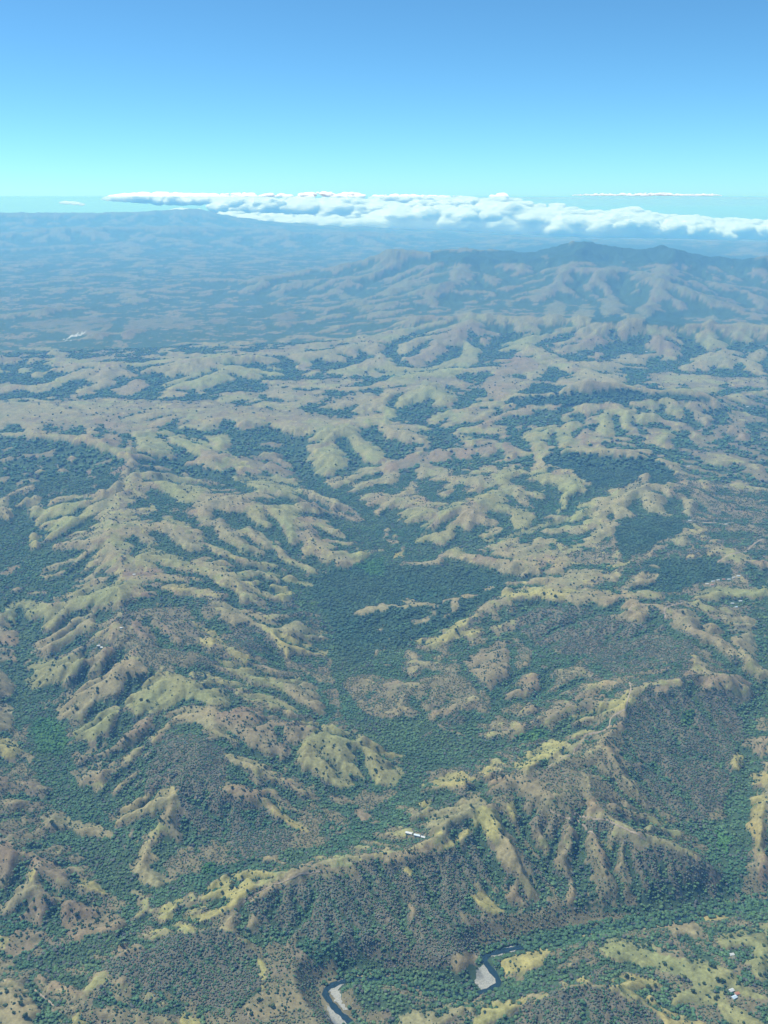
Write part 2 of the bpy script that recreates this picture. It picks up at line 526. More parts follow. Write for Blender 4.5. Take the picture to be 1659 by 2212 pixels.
COVER[8] = '''
p 1060 300 1200 260 1320 310 1440 340 1470 390 1440 450 1380 500 1250 540 1190 520 1160 420
p 0 340 200 290 330 270 470 290 480 400 390 430 320 560 400 700 420 740 300 790 0 790
p 560 1036 620 960 720 900 830 870 960 880 1060 930 1150 980 1220 1036
p 1090 0 1500 0 1480 120 1380 160 1200 120
s 580 120 700 120 800 150 930 220 1010 300 900 260 780 240 700 230 640 200
s 920 370 940 270 1020 330 1060 390 1120 460 1110 520 1010 540 920 480
s 740 800 860 700 940 690 830 770
s 1560 330 1659 330 1659 520 1580 470 1600 400
s 1400 120 1460 100 1490 140 1420 160
s 0 830 60 840 180 890 280 930 180 940 60 900 0 880
s 320 560 520 560 800 540 1060 560 1000 600 700 620 420 700
t 110 130 220 120 330 95 330 60 410 45 420 70 380 110 360 150 260 175 170 195 190 160
y 380 150 400 100 440 85 490 110 520 180 500 250 460 240 430 200 390 180
b 420 90 480 75 500 100 440 110
y 530 80 570 75 580 150 540 120
y 135 90 200 65 210 80 160 100
y 255 270 300 230 360 180 400 205 330 240 270 280
y 215 220 250 205 260 215 230 225
b 0 310 100 280 200 260 260 250 240 280 150 310 60 340 0 345
t 480 270 520 190 560 210 580 270 620 360 660 430 675 490 630 470 600 400 540 350 490 310
b 500 430 560 430 620 490 650 530 590 510 530 490
y 380 485 420 465 470 500 520 550 470 560 410 520
b 730 280 790 280 800 340 820 370 790 400 760 350 735 330
y 725 265 745 260 740 280
b 790 480 800 380 830 430 830 500 790 515 770 500
b 930 330 980 320 1020 370 960 390
b 1400 380 1460 370 1450 430 1410 430
b 1310 320 1360 315 1380 350
y 80 360 120 355 150 400 110 390
b 110 500 150 560 110 600
b 270 780 320 730 390 720 410 760 350 800 290 800
b 660 190 700 180 720 230 670 230
b 1060 190 1110 165 1140 200 1110 230 1070 215
y 1120 150 1200 150 1250 180 1160 180
y 910 235 950 240 1000 300 960 270
b 970 60 1090 90 1060 110 980 90
b 860 80 900 50 930 80 890 130
b 650 0 690 20 720 70 680 50
y 1590 60 1640 30 1655 60 1640 180 1630 260 1600 280 1570 180
t 1060 640 1180 600 1280 570 1330 580 1380 630 1360 650 1260 640 1190 620
y 1330 570 1420 555 1500 575 1440 595 1360 590
t 810 640 850 625 920 640 910 665 840 655
g 1420 670 1500 640 1580 620 1659 600 1659 860 1600 830 1560 770 1600 720 1560 690 1470 700
g 920 710 960 670 1030 660 1090 680 1180 700 1260 740 1380 760 1450 790 1500 810 1560 870 1640 915 1659 940 1500 900 1440 870 1400 900 1330 890 1240 930 1260 900 1340 870 1280 830 1180 800 1060 770 1000 760 970 740
b 1170 700 1260 710 1320 740 1280 755 1190 730
g 1240 945 1280 890 1400 890 1470 890 1490 940 1560 980 1640 1036 1500 1036 1460 1000 1440 950 1340 950
y 940 860 1050 815 1110 830 1180 850 1190 880 1110 870 1150 920 1200 960 1260 990 1400 1036 1220 1036 1180 980 1120 930 1040 880
y 820 850 870 825 890 840 840 860
y 490 770 530 750 600 730 700 700 720 720 680 780 620 810 520 810
t 60 1000 130 960 240 970 300 935 400 935 450 930 300 1000 250 1036 60 1036
y 430 950 560 930 620 920 540 990 440 1036 380 1036
e 1440 200 1500 240 1480 300 1440 260
'''
CL = 'fgtybspdewmnq'
# m: pasture hills with wooded gullies, n: far country, woods flecked with pasture, q: scrub hills with woods in the gullies
ZONE = '''
q 0 1280 1659 1280 1659 2212 0 2212
f 640 1290 660 1250 800 1210 1080 1240 1100 1270 1000 1330 880 1400 860 1470 900 1550 1000 1590 1100 1590 1060 1640 900 1670 800 1605 740 1545 720 1460 718 1390 690 1330
f 0 1290 60 1290 70 1400 50 1430 66 1480 120 1560 160 1640 220 1740 290 1860 330 1900 290 1960 240 1930 180 1850 100 1720 60 1600 20 1500 0 1500
f 350 1610 420 1575 500 1640 480 1700 380 1690 250 1760 190 1730 260 1660
f 400 1890 560 1850 700 1825 880 1695 1000 1690 960 1725 820 1800 620 1872 480 1900 360 1950 320 1970 330 1910
f 840 2090 1050 2040 1200 2000 1659 1940 1659 1995 1560 1980 1400 2000 1200 2050 1090 2110 1000 2160 860 2135
f 50 2080 150 2035 290 1990 330 1960 290 2030 220 2080 180 2130 60 2105
f 1580 1600 1625 1600 1620 1800 1605 1900 1560 1940 1520 1800 1500 1760 1570 1720
f 1090 1290 1340 1310 1300 1340 1260 1430 1160 1460 1120 1440 1180 1360
f 760 2130 1000 2150 1050 2175 900 2190 780 2180
f 1080 2120 1200 2090 1300 2080 1260 2110 1160 2140 1060 2170
n 0 400 1659 400 1659 730 1040 700 829 735 640 770 0 790
m 0 775 160 775 540 760 640 745 829 716 920 695 1040 678 1210 688 1370 708 1659 715 1659 1290 0 1290
f 0 940 280 985 420 1010 480 1030 300 1010 240 1060 120 1080 60 1110 90 1150 0 1190
f 500 930 590 925 660 945 665 1000 700 1040 800 1110 850 1130 860 1190 780 1180 690 1100 630 1030 560 1000 500 985
f 285 985 380 990 460 1015 540 1030 600 1050 540 1060 450 1040 360 1024 300 1020
q 1550 830 1659 840 1659 1260 1500 1260 1460 1230 1360 1220 1330 1180 1335 1145 1455 1115 1455 1040 1470 1000 1450 970 1475 915 1550 905
f 830 1090 880 1140 900 1180 1060 1225 1130 1280 1000 1300 640 1300 640 1270 720 1240 830 1190
q 1390 1110 1659 1110 1659 1300 1500 1300 1320 1260 1360 1180
f 1140 1120 1180 1080 1260 1040 1240 1100 1160 1150 1080 1170
f 0 1190 90 1150 140 1200 60 1290 0 1290
f 560 1230 660 1240 640 1290 560 1270
d 660 1262 720 1235 800 1215 900 1225 1000 1225 1080 1245 1095 1270 1000 1330 900 1385 830 1402 760 1440 728 1400 712 1340 690 1310
'''
MW, MH = 830, 1106                      # raster of the cover, half a pixel per cell of the 1659 frame
MASK = np.zeros((MH, MW), np.uint8)
def fill_poly(P, val):
    P = np.asarray(P) / 2.0
    x0, y0 = np.floor(P.min(0)).astype(int) - 1; x1, y1 = np.ceil(P.max(0)).astype(int) + 1
    x0, y0 = max(x0, 0), max(y0, 0); x1, y1 = min(x1, MW), min(y1, MH)
    if x1 <= x0 or y1 <= y0: return
    X, Y = np.meshgrid(np.arange(x0, x1) + 0.5, np.arange(y0, y1) + 0.5)
    ins = np.zeros(X.shape, bool)
    n = len(P)
    for i in range(n):
        (ax, ay), (bx, by) = P[i], P[(i + 1) % n]
        if ay == by: continue
        c = ((ay > Y) != (by > Y)) & (X < (bx - ax) * (Y - ay) / (by - ay) + ax)
        ins ^= c
    MASK[y0:y1, x0:x1][ins] = val
for ln in ZONE.strip().splitlines():
    a = ln.split()
    fill_poly(np.array(a[1:], float).reshape(-1, 2), CL.index(a[0]))
for t in sorted(COVER):
    ox, oy = TILE[t]
    for ln in sorted(COVER[t].strip().splitlines(), key=lambda q: q[0] not in 'dps' and not q.startswith('f 0 320')):
        a = ln.split()
        q = np.array(a[1:], float).reshape(-1, 2) / 2 + (ox, oy)
        fill_poly(q, CL.index(a[0]))
def mask_at(u, v):
    # beyond the frame the land goes on as a mirror of what is seen
    iu = np.floor(np.asarray(u) / 2).astype(np.int64); iv = np.floor(np.asarray(v) / 2).astype(np.int64)
    iu = np.abs(iu); iu = np.where(iu >= MW, 2 * MW - 1 - iu, iu)
    iv = np.where(iv >= MH, 2 * MH - 1 - iv, iv)
    return MASK[np.clip(iv, 0, MH - 1), np.clip(iu, 0, MW - 1)]
# ------------------------------------------------------------------ houses: u, v, length, width, turn, roof, label
HOUSES = [
 (884,1801,24,9,-.35,'white','long white roofed farm shed below the yellow pasture saddle'),
 (901,1806,20,8,-.35,'blue','pale blue roofed farm shed between two lower farm buildings'),
 (914,1810,14,8,-.35,'grey','small grey roofed farmhouse at the end of the three sheds'),
 (1580,2141,13,9,.4,'white','white roofed house in the grove on the pasture beyond the river'),
 (1592,2148,12,8,.2,'rust','rust roofed house beside white roofs in the pasture grove'),
 (1586,2156,15,9,.5,'blue','pale blue roofed house at the foot of the pasture grove'),
 (1581,2063,12,8,.2,'white','lone white roofed house among trees above the pasture grove'),
 (213,1396,14,9,.3,'white','white roofed house on the crest of the long tan ridge'),
 (220,1400,12,8,-.2,'grey','grey roofed barn beside the crest house on the tan ridge'),
 (262,1357,11,8,.1,'white','small white house at the edge of brown scrub above the crest house'),
 (290,1242,14,10,.2,'white','lone white house in the woods under the forested peak'),
 (1599,1299,17,10,.1,'white','bright white roofed house in the woods below the long green meadow'),
 (1582,1304,15,10,-.1,'grey','grey roofed house in the woods below the long green meadow'),
 (1590,1312,14,9,.3,'blue','bluish roofed house lowest in the woods under the green meadow'),
 (1487,1008,20,12,.1,'white','bright white roofed house at the foot of the dark forest hill'),
 (1397,760,30,16,.1,'white','tiny white building far off on the crest of tan hills'),
 (1615,879,26,14,.2,'white','distant white building in woods beyond the dark plateau'),
 (1510,931,24,14,.1,'rust','distant rust roofed house on a bare patch beyond the forest hill'),
 (1490,1125,19,11,.1,'white','white house at the start of the track between woods'),
 (1568,1133,18,11,.2,'grey','grey roofed house at the end of the track between woods'),
]
for k, (u, v, c) in enumerate([(1527,1262,'white'),(1540,1257,'grey'),(1551,1254,'white'),(1563,1252,'rust'),(1574,1252,'white'),(1585,1248,'white'),(1595,1245,'blue'),(1538,1264,'rust')]):
    HOUSES.append((u, v, 16, 10, .15 * (k % 3), c, {'white': 'white', 'grey': 'grey', 'rust': 'rust', 'blue': 'pale blue'}[c] + ' roofed house in the row strung along the wooded hamlet', 'houses of the hamlet row'))
HOUSES_UV = [(h_[0], h_[1]) for h_ in HOUSES]
# ------------------------------------------------------------------ ridges and valleys: (u, v, height in metres)
LINES = [
 # main forest valley and the stream that leaves it
 [(645,1020,0),(715,1064,-20),(790,1124,-40),(830,1180,-60),(800,1229,-70),(690,1290,-85),(705,1350,-92),(738,1430,-102),(755,1520,-112),(805,1590,-122),(890,1640,-128),(880,1700,-132),(800,1770,-138),(690,1825,-142),(480,1850,-146),(370,1885,-150),(290,1950,-154)],
 # left valley
 [(0,1180,-20),(40,1300,-50),(60,1420,-75),(80,1560,-95),(130,1680,-110),(200,1790,-130),(250,1880,-145),(285,1955,-155),(180,2030,-165),(60,2070,-170),(-120,2110,-175)],
 # river
 [(1850,1930,-100),(1659,1945,-110),(1560,1965,-120),(1450,1985,-125),(1300,2005,-130),(1180,2035,-135),(1080,2055,-139),(1047,2072,-140),(1076,2125,-141),(1000,2150,-142),(930,2140,-143),(860,2118,-144),(760,2116,-145),(704,2138,-146),(722,2175,-147),(760,2212,-148),(800,2270,-149),(830,2350,-150)],
 # right valley
 [(1659,1480,90),(1600,1600,30),(1605,1700,-20),(1540,1800,-60),(1572,1890,-95),(1585,1955,-118)],
 [(1170,1104,40),(1110,1150,10),(1030,1180,-20),(880,1195,-55),(830,1190,-60)],
 [(1005,994,60),(890,1034,20),(830,1099,-20),(800,1124,-40)],
 [(1659,1214,90),(1480,1190,80),(1330,1225,50),(1180,1258,20),(1060,1245,-5),(900,1255,-50)],
 [(1230,1570,40),(1140,1600,-40),(1070,1625,-85),(970,1640,-112),(895,1648,-126)],
 [(1430,1440,140),(1270,1470,70),(1130,1500,0),(980,1560,-60),(850,1600,-115)],
 # ridges
 [(0,930,180),(100,938,230),(180,945,250),(280,990,230),(320,1025,205),(450,1055,155),(565,1090,110),(660,1115,60),(740,1150,0)],
 [(280,990,230),(250,1080,190),(230,1160,165),(270,1258,140),(225,1390,130)],
 [(345,1114,150),(420,1150,110),(500,1184,70),(580,1210,15),(640,1225,-30)],
 [(225,1390,130),(330,1435,115),(380,1470,108),(440,1500,96),(480,1530,90),(545,1530,84),(640,1570,58),(700,1590,35),(800,1618,-20),(865,1642,-85)],
 [(225,1390,130),(170,1430,70),(80,1480,-30)],
 [(480,1530,90),(420,1560,60),(340,1600,0),(170,1640,-70)],
 [(330,1435,115),(270,1480,60),(140,1540,-50)],
 [(300,1270,130),(450,1289,100),(530,1311,70),(645,1349,10),(700,1375,-40)],
 [(360,1400,90),(460,1421,70),(540,1444,45),(660,1469,5),(705,1530,-70)],
 [(270,1258,140),(120,1300,60),(40,1330,-10)],
 [(440,1219,90),(515,1242,50),(625,1245,0)],
 [(480,1530,90),(430,1640,50),(378,1722,20),(385,1790,-40),(315,1816,-50),(300,1905,-125)],
 [(545,1530,84),(560,1680,20),(582,1739,-15),(670,1799,-105)],
 [(-80,1780,60),(0,1809,35),(80,1849,10),(140,1879,-40),(235,1929,-120)],
 [(80,1849,10),(75,1924,-20),(135,1934,-40),(275,1994,-130)],
 [(-60,1600,20),(0,1590,0)],
 [(1480,1316,240),(1400,1305,190),(1340,1300,160),(1270,1275,140),(1190,1275,130),(1090,1287,110),(1010,1340,50),(915,1390,-30),(850,1405,-75)],
 [(1480,1316,240),(1560,1380,210),(1640,1440,175),(1750,1500,150)],
 [(1480,1316,240),(1500,1400,215),(1500,1462,205)],
 [(1620,1470,190),(1500,1462,205),(1420,1472,205),(1362,1480,210),(1350,1530,200),(1310,1580,190),(1250,1622,172),(1190,1655,155),(1110,1688,130),(1038,1718,125),(1000,1768,110),(950,1810,95),(860,1850,72),(700,1862,62),(650,1868,56),(560,1920,30),(480,1962,5),(400,1992,-40),(340,2000,-95)],
 [(480,1962,5),(500,2008,5),(545,2050,-25),(570,2115,-95)],
 [(500,2008,5),(400,2025,-20),(260,2050,-100)],
 [(1038,1718,125),(1062,1752,115),(1105,1830,70),(1150,1900,0),(1168,1950,-80)],
 [(1110,1688,130),(1190,1752,110),(1290,1812,70),(1350,1890,0),(1385,1960,-95)],
 [(1250,1622,172),(1310,1770,110),(1395,1815,85),(1490,1850,45),(1558,1892,-50)],
 [(1310,1580,190),(1350,1680,110),(1420,1760,20),(1500,1800,-40)],
 [(1659,1580,80),(1659,1700,60),(1650,1800,20),(1655,1900,-40)],
 # far bank of the river, bottom right, and the round hill in front
 [(1659,1985,-60),(1560,2010,-85),(1450,1985,-90)],
 [(1300,2030,-85),(1400,2060,-70),(1500,2090,-70),(1659,2140,-60)],
 [(1400,2100,-110),(1480,2150,-125),(1560,2190,-120)],
 [(1100,2100,-118),(1250,2128,-60),(1330,2140,-50),(1420,2190,-60)],
 [(1200,2155,10),(1260,2135,20),(1310,2140,20),(1380,2180,10)],
 [(760,2150,-125),(900,2180,-100),(1050,2170,-100)],
 [(0,2110,-60),(60,2125,-60),(130,2190,-90)],
 # middle distance
 [(1090,865,180),(1150,832,310),(1250,838,305),(1400,838,300),(1550,855,270)],
 [(1170,985,160),(1230,966,240),(1330,973,250),(1420,985,225),(1470,1012,160)],
 [(680,1010,10),(740,930,120),(755,908,145),(800,925,110),(860,965,40)],
 [(860,880,130),(920,822,240),(990,852,160)],
 [(1060,1040,90),(1020,1090,110),(950,1130,30)],
 [(1480,1030,190),(1400,1050,170),(1290,1080,110),(1150,1160,30)],
 [(1035,1205,50),(1130,1222,75),(1280,1235,100),(1400,1235,120)],
 [(100,812,120),(160,786,220),(250,796,190),(350,797,195),(480,775,260),(540,770,270),(612,792,150)],
 [(829,726,230),(920,701,370),(1040,686,450),(1080,691,450),(1210,696,430),(1370,716,400),(1520,711,420),(1659,723,380),(1850,730,370)],
 [(1040,690,440),(960,750,250),(900,800,130)],
 [(1305,779,250),(1250,800,180),(1190,820,120)],
 [(700,760,150),(760,755,160),(829,726,230)],
 # far ranges, the last crest standing before the clouds
 [(0,690,110),(100,686,150),(250,684,160),(420,684,150),(520,700,90)],
]
def crest_line(pts, dist):
    out = []
    for u, v in pts:
        dx, dy, dz = ray(u, v)
        t = dist / math.hypot(dx, dy)
        out.append((dx * t, dy * t, CAM_Z + dz * t))
    return out
WORLD_LINES = [crest_line([(-500,456),(0,455),(90,456),(200,457),(280,456),(360,450),(425,441),(470,455),(520,467),(600,479),(700,486),(829,494),(930,499),(1024,500),(1130,508),(1180,514),(1300,518),(1450,520),(1659,524),(2200,528)], 44500),
               crest_line([(0,500),(300,492),(560,496),(800,505)], 37000),
               crest_line([(540,606),(600,595),(660,588),(700,580),(760,566),(829,550),(895,541),(1005,543),(1090,538),(1130,537),(1170,526),(1230,522),(1265,514),(1300,524),(1380,527),(1465,527),(1530,543),(1605,556),(1659,553),(1850,560)], 20500),
               crest_line([(1265,514),(1230,560),(1160,620)], 20200)[:1] + crest_line([(1230,575)], 17800) + crest_line([(1170,640)], 15800),
               crest_line([(1005,543)], 20400) + crest_line([(980,600)], 17500) + crest_line([(930,650)], 15400),
               crest_line([(1465,527)], 20400) + crest_line([(1440,590)], 17800) + crest_line([(1400,660)], 15200)]
# ------------------------------------------------------------------ fill between the lines (log-polar grid: same shapes at every range)
TH0, TH1 = math.radians(-32), math.radians(32)
R0, R1 = 1450.0, 45800.0
STEP = 0.0021
NT = int((TH1 - TH0) / STEP) + 1
NS = int(math.log(R1 / R0) / STEP) + 1
def line_pts():
    P = []
    for L in LINES:
        vm_ = sum(p[1] for p in L) / len(L)
        if vm_ > 1250: L = [(u, v, -125 + (z + 125) * .72) for u, v, z in L]
        elif vm_ > 900: L = [(u, v, z * .8 - 10) for u, v, z in L]
        W = [(*on_plane(u, v, z), z) for u, v, z in L]
        WORLD_LINES.append(W)
    for W in WORLD_LINES:
        for a, b in zip(W[:-1], W[1:]):
            n = int(math.dist(a[:2], b[:2]) / (0.0011 * math.hypot(a[0], a[1]))) + 2
            k = np.linspace(0, 1, n)[:, None]
            P.append(np.array(a) * (1 - k) + np.array(b) * k)
    return np.vstack(P)
LP = line_pts()
LTH = np.arctan2(LP[:, 0], LP[:, 1]); LS = np.log(np.hypot(LP[:, 0], LP[:, 1]) / R0)
def base_level(r):
    return np.interp(r, [1450, 2500, 5000, 9000, 14000, 22000, 32000, 46000], [-90, -60, -10, 30, 60, 120, 250, 500])
def solve():
    h = None
    for lev in (16, 8, 4, 2, 1):
        st = STEP * lev
        nt_, ns_ = (NT - 1) // lev + 2, (NS - 1) // lev + 2
        it = np.rint((LTH - TH0) / st).astype(int); is_ = np.rint(LS / st).astype(int)
        ok = (it >= 0) & (it < nt_) & (is_ >= 0) & (is_ < ns_)
        acc = np.zeros((ns_, nt_)); cnt = np.zeros((ns_, nt_))
        np.add.at(acc, (is_[ok], it[ok]), LP[ok, 2]); np.add.at(cnt, (is_[ok], it[ok]), 1)
        con = cnt > 0
        val = np.where(con, acc / np.maximum(cnt, 1), 0)
        b = np.broadcast_to(base_level(R0 * np.exp(np.arange(ns_) * st))[:, None], (ns_, nt_))
        if h is None: h = b.copy()
        else:
            iy = np.clip(np.arange(ns_) / 2, 0, h.shape[0] - 1.001); ix = np.clip(np.arange(nt_) / 2, 0, h.shape[1] - 1.001)
            y0, x0 = iy.astype(int), ix.astype(int); fy, fx = (iy - y0)[:, None], (ix - x0)[None]
            h = (h[y0][:, x0] * (1 - fx) + h[y0][:, x0 + 1] * fx) * (1 - fy) + (h[y0 + 1][:, x0] * (1 - fx) + h[y0 + 1][:, x0 + 1] * fx) * fy
        lam = (st / 0.075) ** 2
        for k in range(220 if lev > 1 else 120):
            h = np.where(con, val, h)
            q = np.pad(h, 1, mode='edge')
            h = (q[:-2, 1:-1] + q[2:, 1:-1] + q[1:-1, :-2] + q[1:-1, 2:] + lam * b) / (4 + lam)
    h = np.where(con, val, h)
    return h[:NS, :NT]
def blur(a, s):
    k = np.arange(-int(3 * s), int(3 * s) + 1); w_ = np.exp(-k * k / (2 * s * s)); w_ /= w_.sum()
    n = len(k) // 2
    p = np.pad(a, ((n, n), (0, 0)), mode='edge'); o = np.zeros_like(a)
    for i, c in enumerate(w_): o += c * p[i:i + a.shape[0]]
    p = np.pad(o, ((0, 0), (n, n)), mode='edge'); o = np.zeros_like(a)
    for i, c in enumerate(w_): o += c * p[:, i:i + a.shape[1]]
    return o
HB = solve()
HB = blur(HB, 1.3)
G_R = R0 * np.exp(np.arange(NS) * STEP)[:, None] * np.ones((1, NT))
G_T = TH0 + np.arange(NT)[None] * STEP * np.ones((NS, 1))
G_X, G_Y = G_R * np.sin(G_T), G_R * np.cos(G_T)
def rough(x, y, r):
    h = 0
    for wl, amp, rmin, rmax in ((4200, 210, 9000, 1e9), (1900, 110, 7000, 1e9), (900, 44, 0, 60000), (420, 17, 0, 26000), (200, 7, 0, 14000), (95, 4.0, 0, 7000), (42, 1.6, 0, 4500)):
        wx = x + wl * 0.35 * perlin(x / wl * 0.9 + 5, y / wl * 0.9, int(wl) + 1); wy = y + wl * 0.35 * perlin(x / wl * 0.9, y / wl * 0.9 + 8, int(wl) + 2)
        n = 1 - 2.2 * np.abs(perlin(wx / wl, wy / wl, int(wl)))
        k = np.clip((r - rmin) / (0.5 * rmin + 1), 0, 1) if rmin else 1
        k = k * np.clip((rmax - r) / (0.3 * rmax), 0, 1)
        h = h + amp * k * n
    return h
def warp(x, y, r):
    a = 0.0032 * r
    wl = 0.016 * r
    lr = np.log(r)
    th = np.arctan2(x, y)
    s1 = fbm(th * 60, lr * 60, 11, 4, 0.6); s2 = fbm(th * 60, lr * 60, 31, 4, 0.6)
    return s1, s2
GV = np.array([0.0, 1.0, 1.0, 1.0, 0.9, 0.5, 0.35, 0.1, 0.0, 0.8, 0.55, 0.2, 0.3])
# running water: drain the hills, cut gullies, leave spurs
import heapq
def drain(h):
    """flood from the rim inwards: order of cells from outlet to summit and the cell each one drains to"""
    ns_, nt_ = h.shape
    W2 = nt_ + 2
    hp = np.pad(h, 1, constant_values=1e9).reshape(-1).tolist()
    done = bytearray(np.pad(np.zeros(h.shape, np.uint8), 1, constant_values=1).reshape(-1).tobytes())
    parent = [-1] * len(hp); order = []
    heap = []
    for i in range(1, ns_ + 1):
        for j in ((1, nt_) if 1 < i < ns_ else range(1, nt_ + 1)):
            c = i * W2 + j
            if not done[c]: done[c] = 1; heap.append((hp[c], c))
    heapq.heapify(heap)
    push, pop = heapq.heappush, heapq.heappop
    nb = (1, -1, W2, -W2, W2 + 1, W2 - 1, -W2 + 1, -W2 - 1)
    while heap:
        hc, c = pop(heap); order.append(c)
        for d in nb:
            k = c + d
            if not done[k]:
                done[k] = 1; parent[k] = c
                z = hp[k]
                if z <= hc: z = hc + 1e-3; hp[k] = z
                push(heap, (z, k))
    return hp, order, parent, W2
def erode(h, rounds, K, mexp, jit, seed):
    r_ = np.random.default_rng(seed)
    for it in range(rounds):
        hp, order, parent, W2 = drain(h + jit * r_.normal(size=h.shape) * (1.0 if it < rounds - 1 else .3))
        acc = [1.0] * len(hp)
        for c in reversed(order):
            p = parent[c]
            if p >= 0: acc[p] += acc[c]
        A = np.array(acc) ** mexp
        Fk = (K * np.minimum(A, 14)).tolist()
        for c in order:
            p = parent[c]
            if p >= 0:
                f = Fk[c]
                if hp[c] > hp[p]: hp[c] = (hp[c] + f * hp[p]) / (1 + f)
        h = np.array(hp).reshape(-1, W2)[1:-1, 1:-1]
    return h, np.array(acc).reshape(-1, W2)[1:-1, 1:-1]
def up2(h, shape):
    iy = np.clip(np.arange(shape[0]) / 2, 0, h.shape[0] - 1.001); ix = np.clip(np.arange(shape[1]) / 2, 0, h.shape[1] - 1.001)
    y0, x0 = iy.astype(int), ix.astype(int); fy, fx = (iy - y0)[:, None], (ix - x0)[None]
    return (h[y0][:, x0] * (1 - fx) + h[y0][:, x0 + 1] * fx) * (1 - fy) + (h[y0 + 1][:, x0] * (1 - fx) + h[y0 + 1][:, x0 + 1] * fx) * fy
far_k = np.clip((44500 - G_R) / 6000, 0, 1)
HR = rough(G_X, G_Y, G_R) * far_k
H = HB + 0.6 * HR
s1, s2 = warp(G_X, G_Y, G_R)
def seen_cover(x, y, h, a1, a2):
    u, v = project(x, y, h)
    wa = np.clip((v - 430) / 500, 0.1, 1)
    return mask_at(u + 13 * a1 * np.maximum(wa, .8), v + 9 * a2 * wa)
AMP = 0.0135 * G_R * np.clip((18000 - G_R) / 10000, 0.2, 1)
for k in range(2):
    g = GV[seen_cover(G_X, G_Y, H, s1, s2)]
    H = HB + 0.6 * HR + (blur(g, 1.2) - blur(g, 15)) * AMP
H0 = H
c2 = blur(H, 0.8)[::2, ::2]
c2b, _ = erode(c2, 7, 0.12, 0.5, 0.0006 * G_R[::2, ::2], 1)
H = H + up2(blur(c2b - c2, 0.6), H.shape)
H1, ACC = erode(H, 3, 0.11, 0.5, 0.00028 * G_R, 2)
H = blur(H1, 0.42)
# what lies a little above or below its surroundings (spur or gully), in units free of distance
TPI = (blur(H, 0.7) - blur(H, 6)) / G_R
TPI /= 1.3 * np.sqrt(blur(TPI ** 2, 30)) + 1e-6
TPB = (blur(H, 1.2) - blur(H, 13)) / G_R
TPB /= 1.3 * np.sqrt(blur(TPB ** 2, 45)) + 1e-6
# flat river bed
RIV = np.array([p for p in WORLD_LINES if abs(p[0][2] + 107) < .1 and abs(p[-1][2] + 143) < .1][0])
def riv_dist(x, y):
    dmin = np.full(np.shape(x), 1e9); zz = np.zeros(np.shape(x))
    for a, b in zip(RIV[:-1], RIV[1:]):
        d = b[:2] - a[:2]; L2 = d @ d
        t = np.clip(((x - a[0]) * d[0] + (y - a[1]) * d[1]) / L2, 0, 1)
        q = np.hypot(x - a[0] - t * d[0], y - a[1] - t * d[1])
        c = q < dmin
        zz = np.where(c, a[2] + t * (b[2] - a[2]), zz); dmin = np.where(c, q, dmin)
    return dmin, zz
near = G_R < 4500
rd, rz = riv_dist(G_X[near], G_Y[near])
rd = rd * (1 + .15 * fbm(G_X[near] / 60, G_Y[near] / 60, 3, 2))
k = np.clip((rd - 26) / 70, 0, 1); k = k * k * (3 - 2 * k)
H[near] = (rz - 2.0 + np.clip(rd - 9, 0, 40) * 0.16) * (1 - k) + np.maximum(H[near], rz + 1.0) * k

def h_at(x, y, F=None):
    F = H if F is None else F
    x = np.asarray(x, float); y = np.asarray(y, float)
    a = np.clip((np.arctan2(x, y) - TH0) / STEP, 0, NT - 1.001); s = np.clip(np.log(np.hypot(x, y) / R0) / STEP, 0, NS - 1.001)
    i, j = s.astype(int), a.astype(int); fi, fj = s - i, a - j
    return (F[i, j] * (1 - fj) + F[i, j + 1] * fj) * (1 - fi) + (F[i + 1, j] * (1 - fj) + F[i + 1, j + 1] * fj) * fi
def ground_at(u, v):
    """where the line of sight through a photo point first meets the ground"""
    dx, dy, dz = ray(u, v)
    hl = math.hypot(dx, dy)
    t = np.exp(np.linspace(math.log(R0 * 1.01 / hl), math.log(R1 * 0.99 / hl), 6000))
    below = (CAM_Z + dz * t) < h_at(dx * t, dy * t)
    i = int(np.argmax(below)) if below.any() else len(t) - 1
    x, y = dx * t[i], dy * t[i]
    return float(x), float(y), float(h_at(x, y))

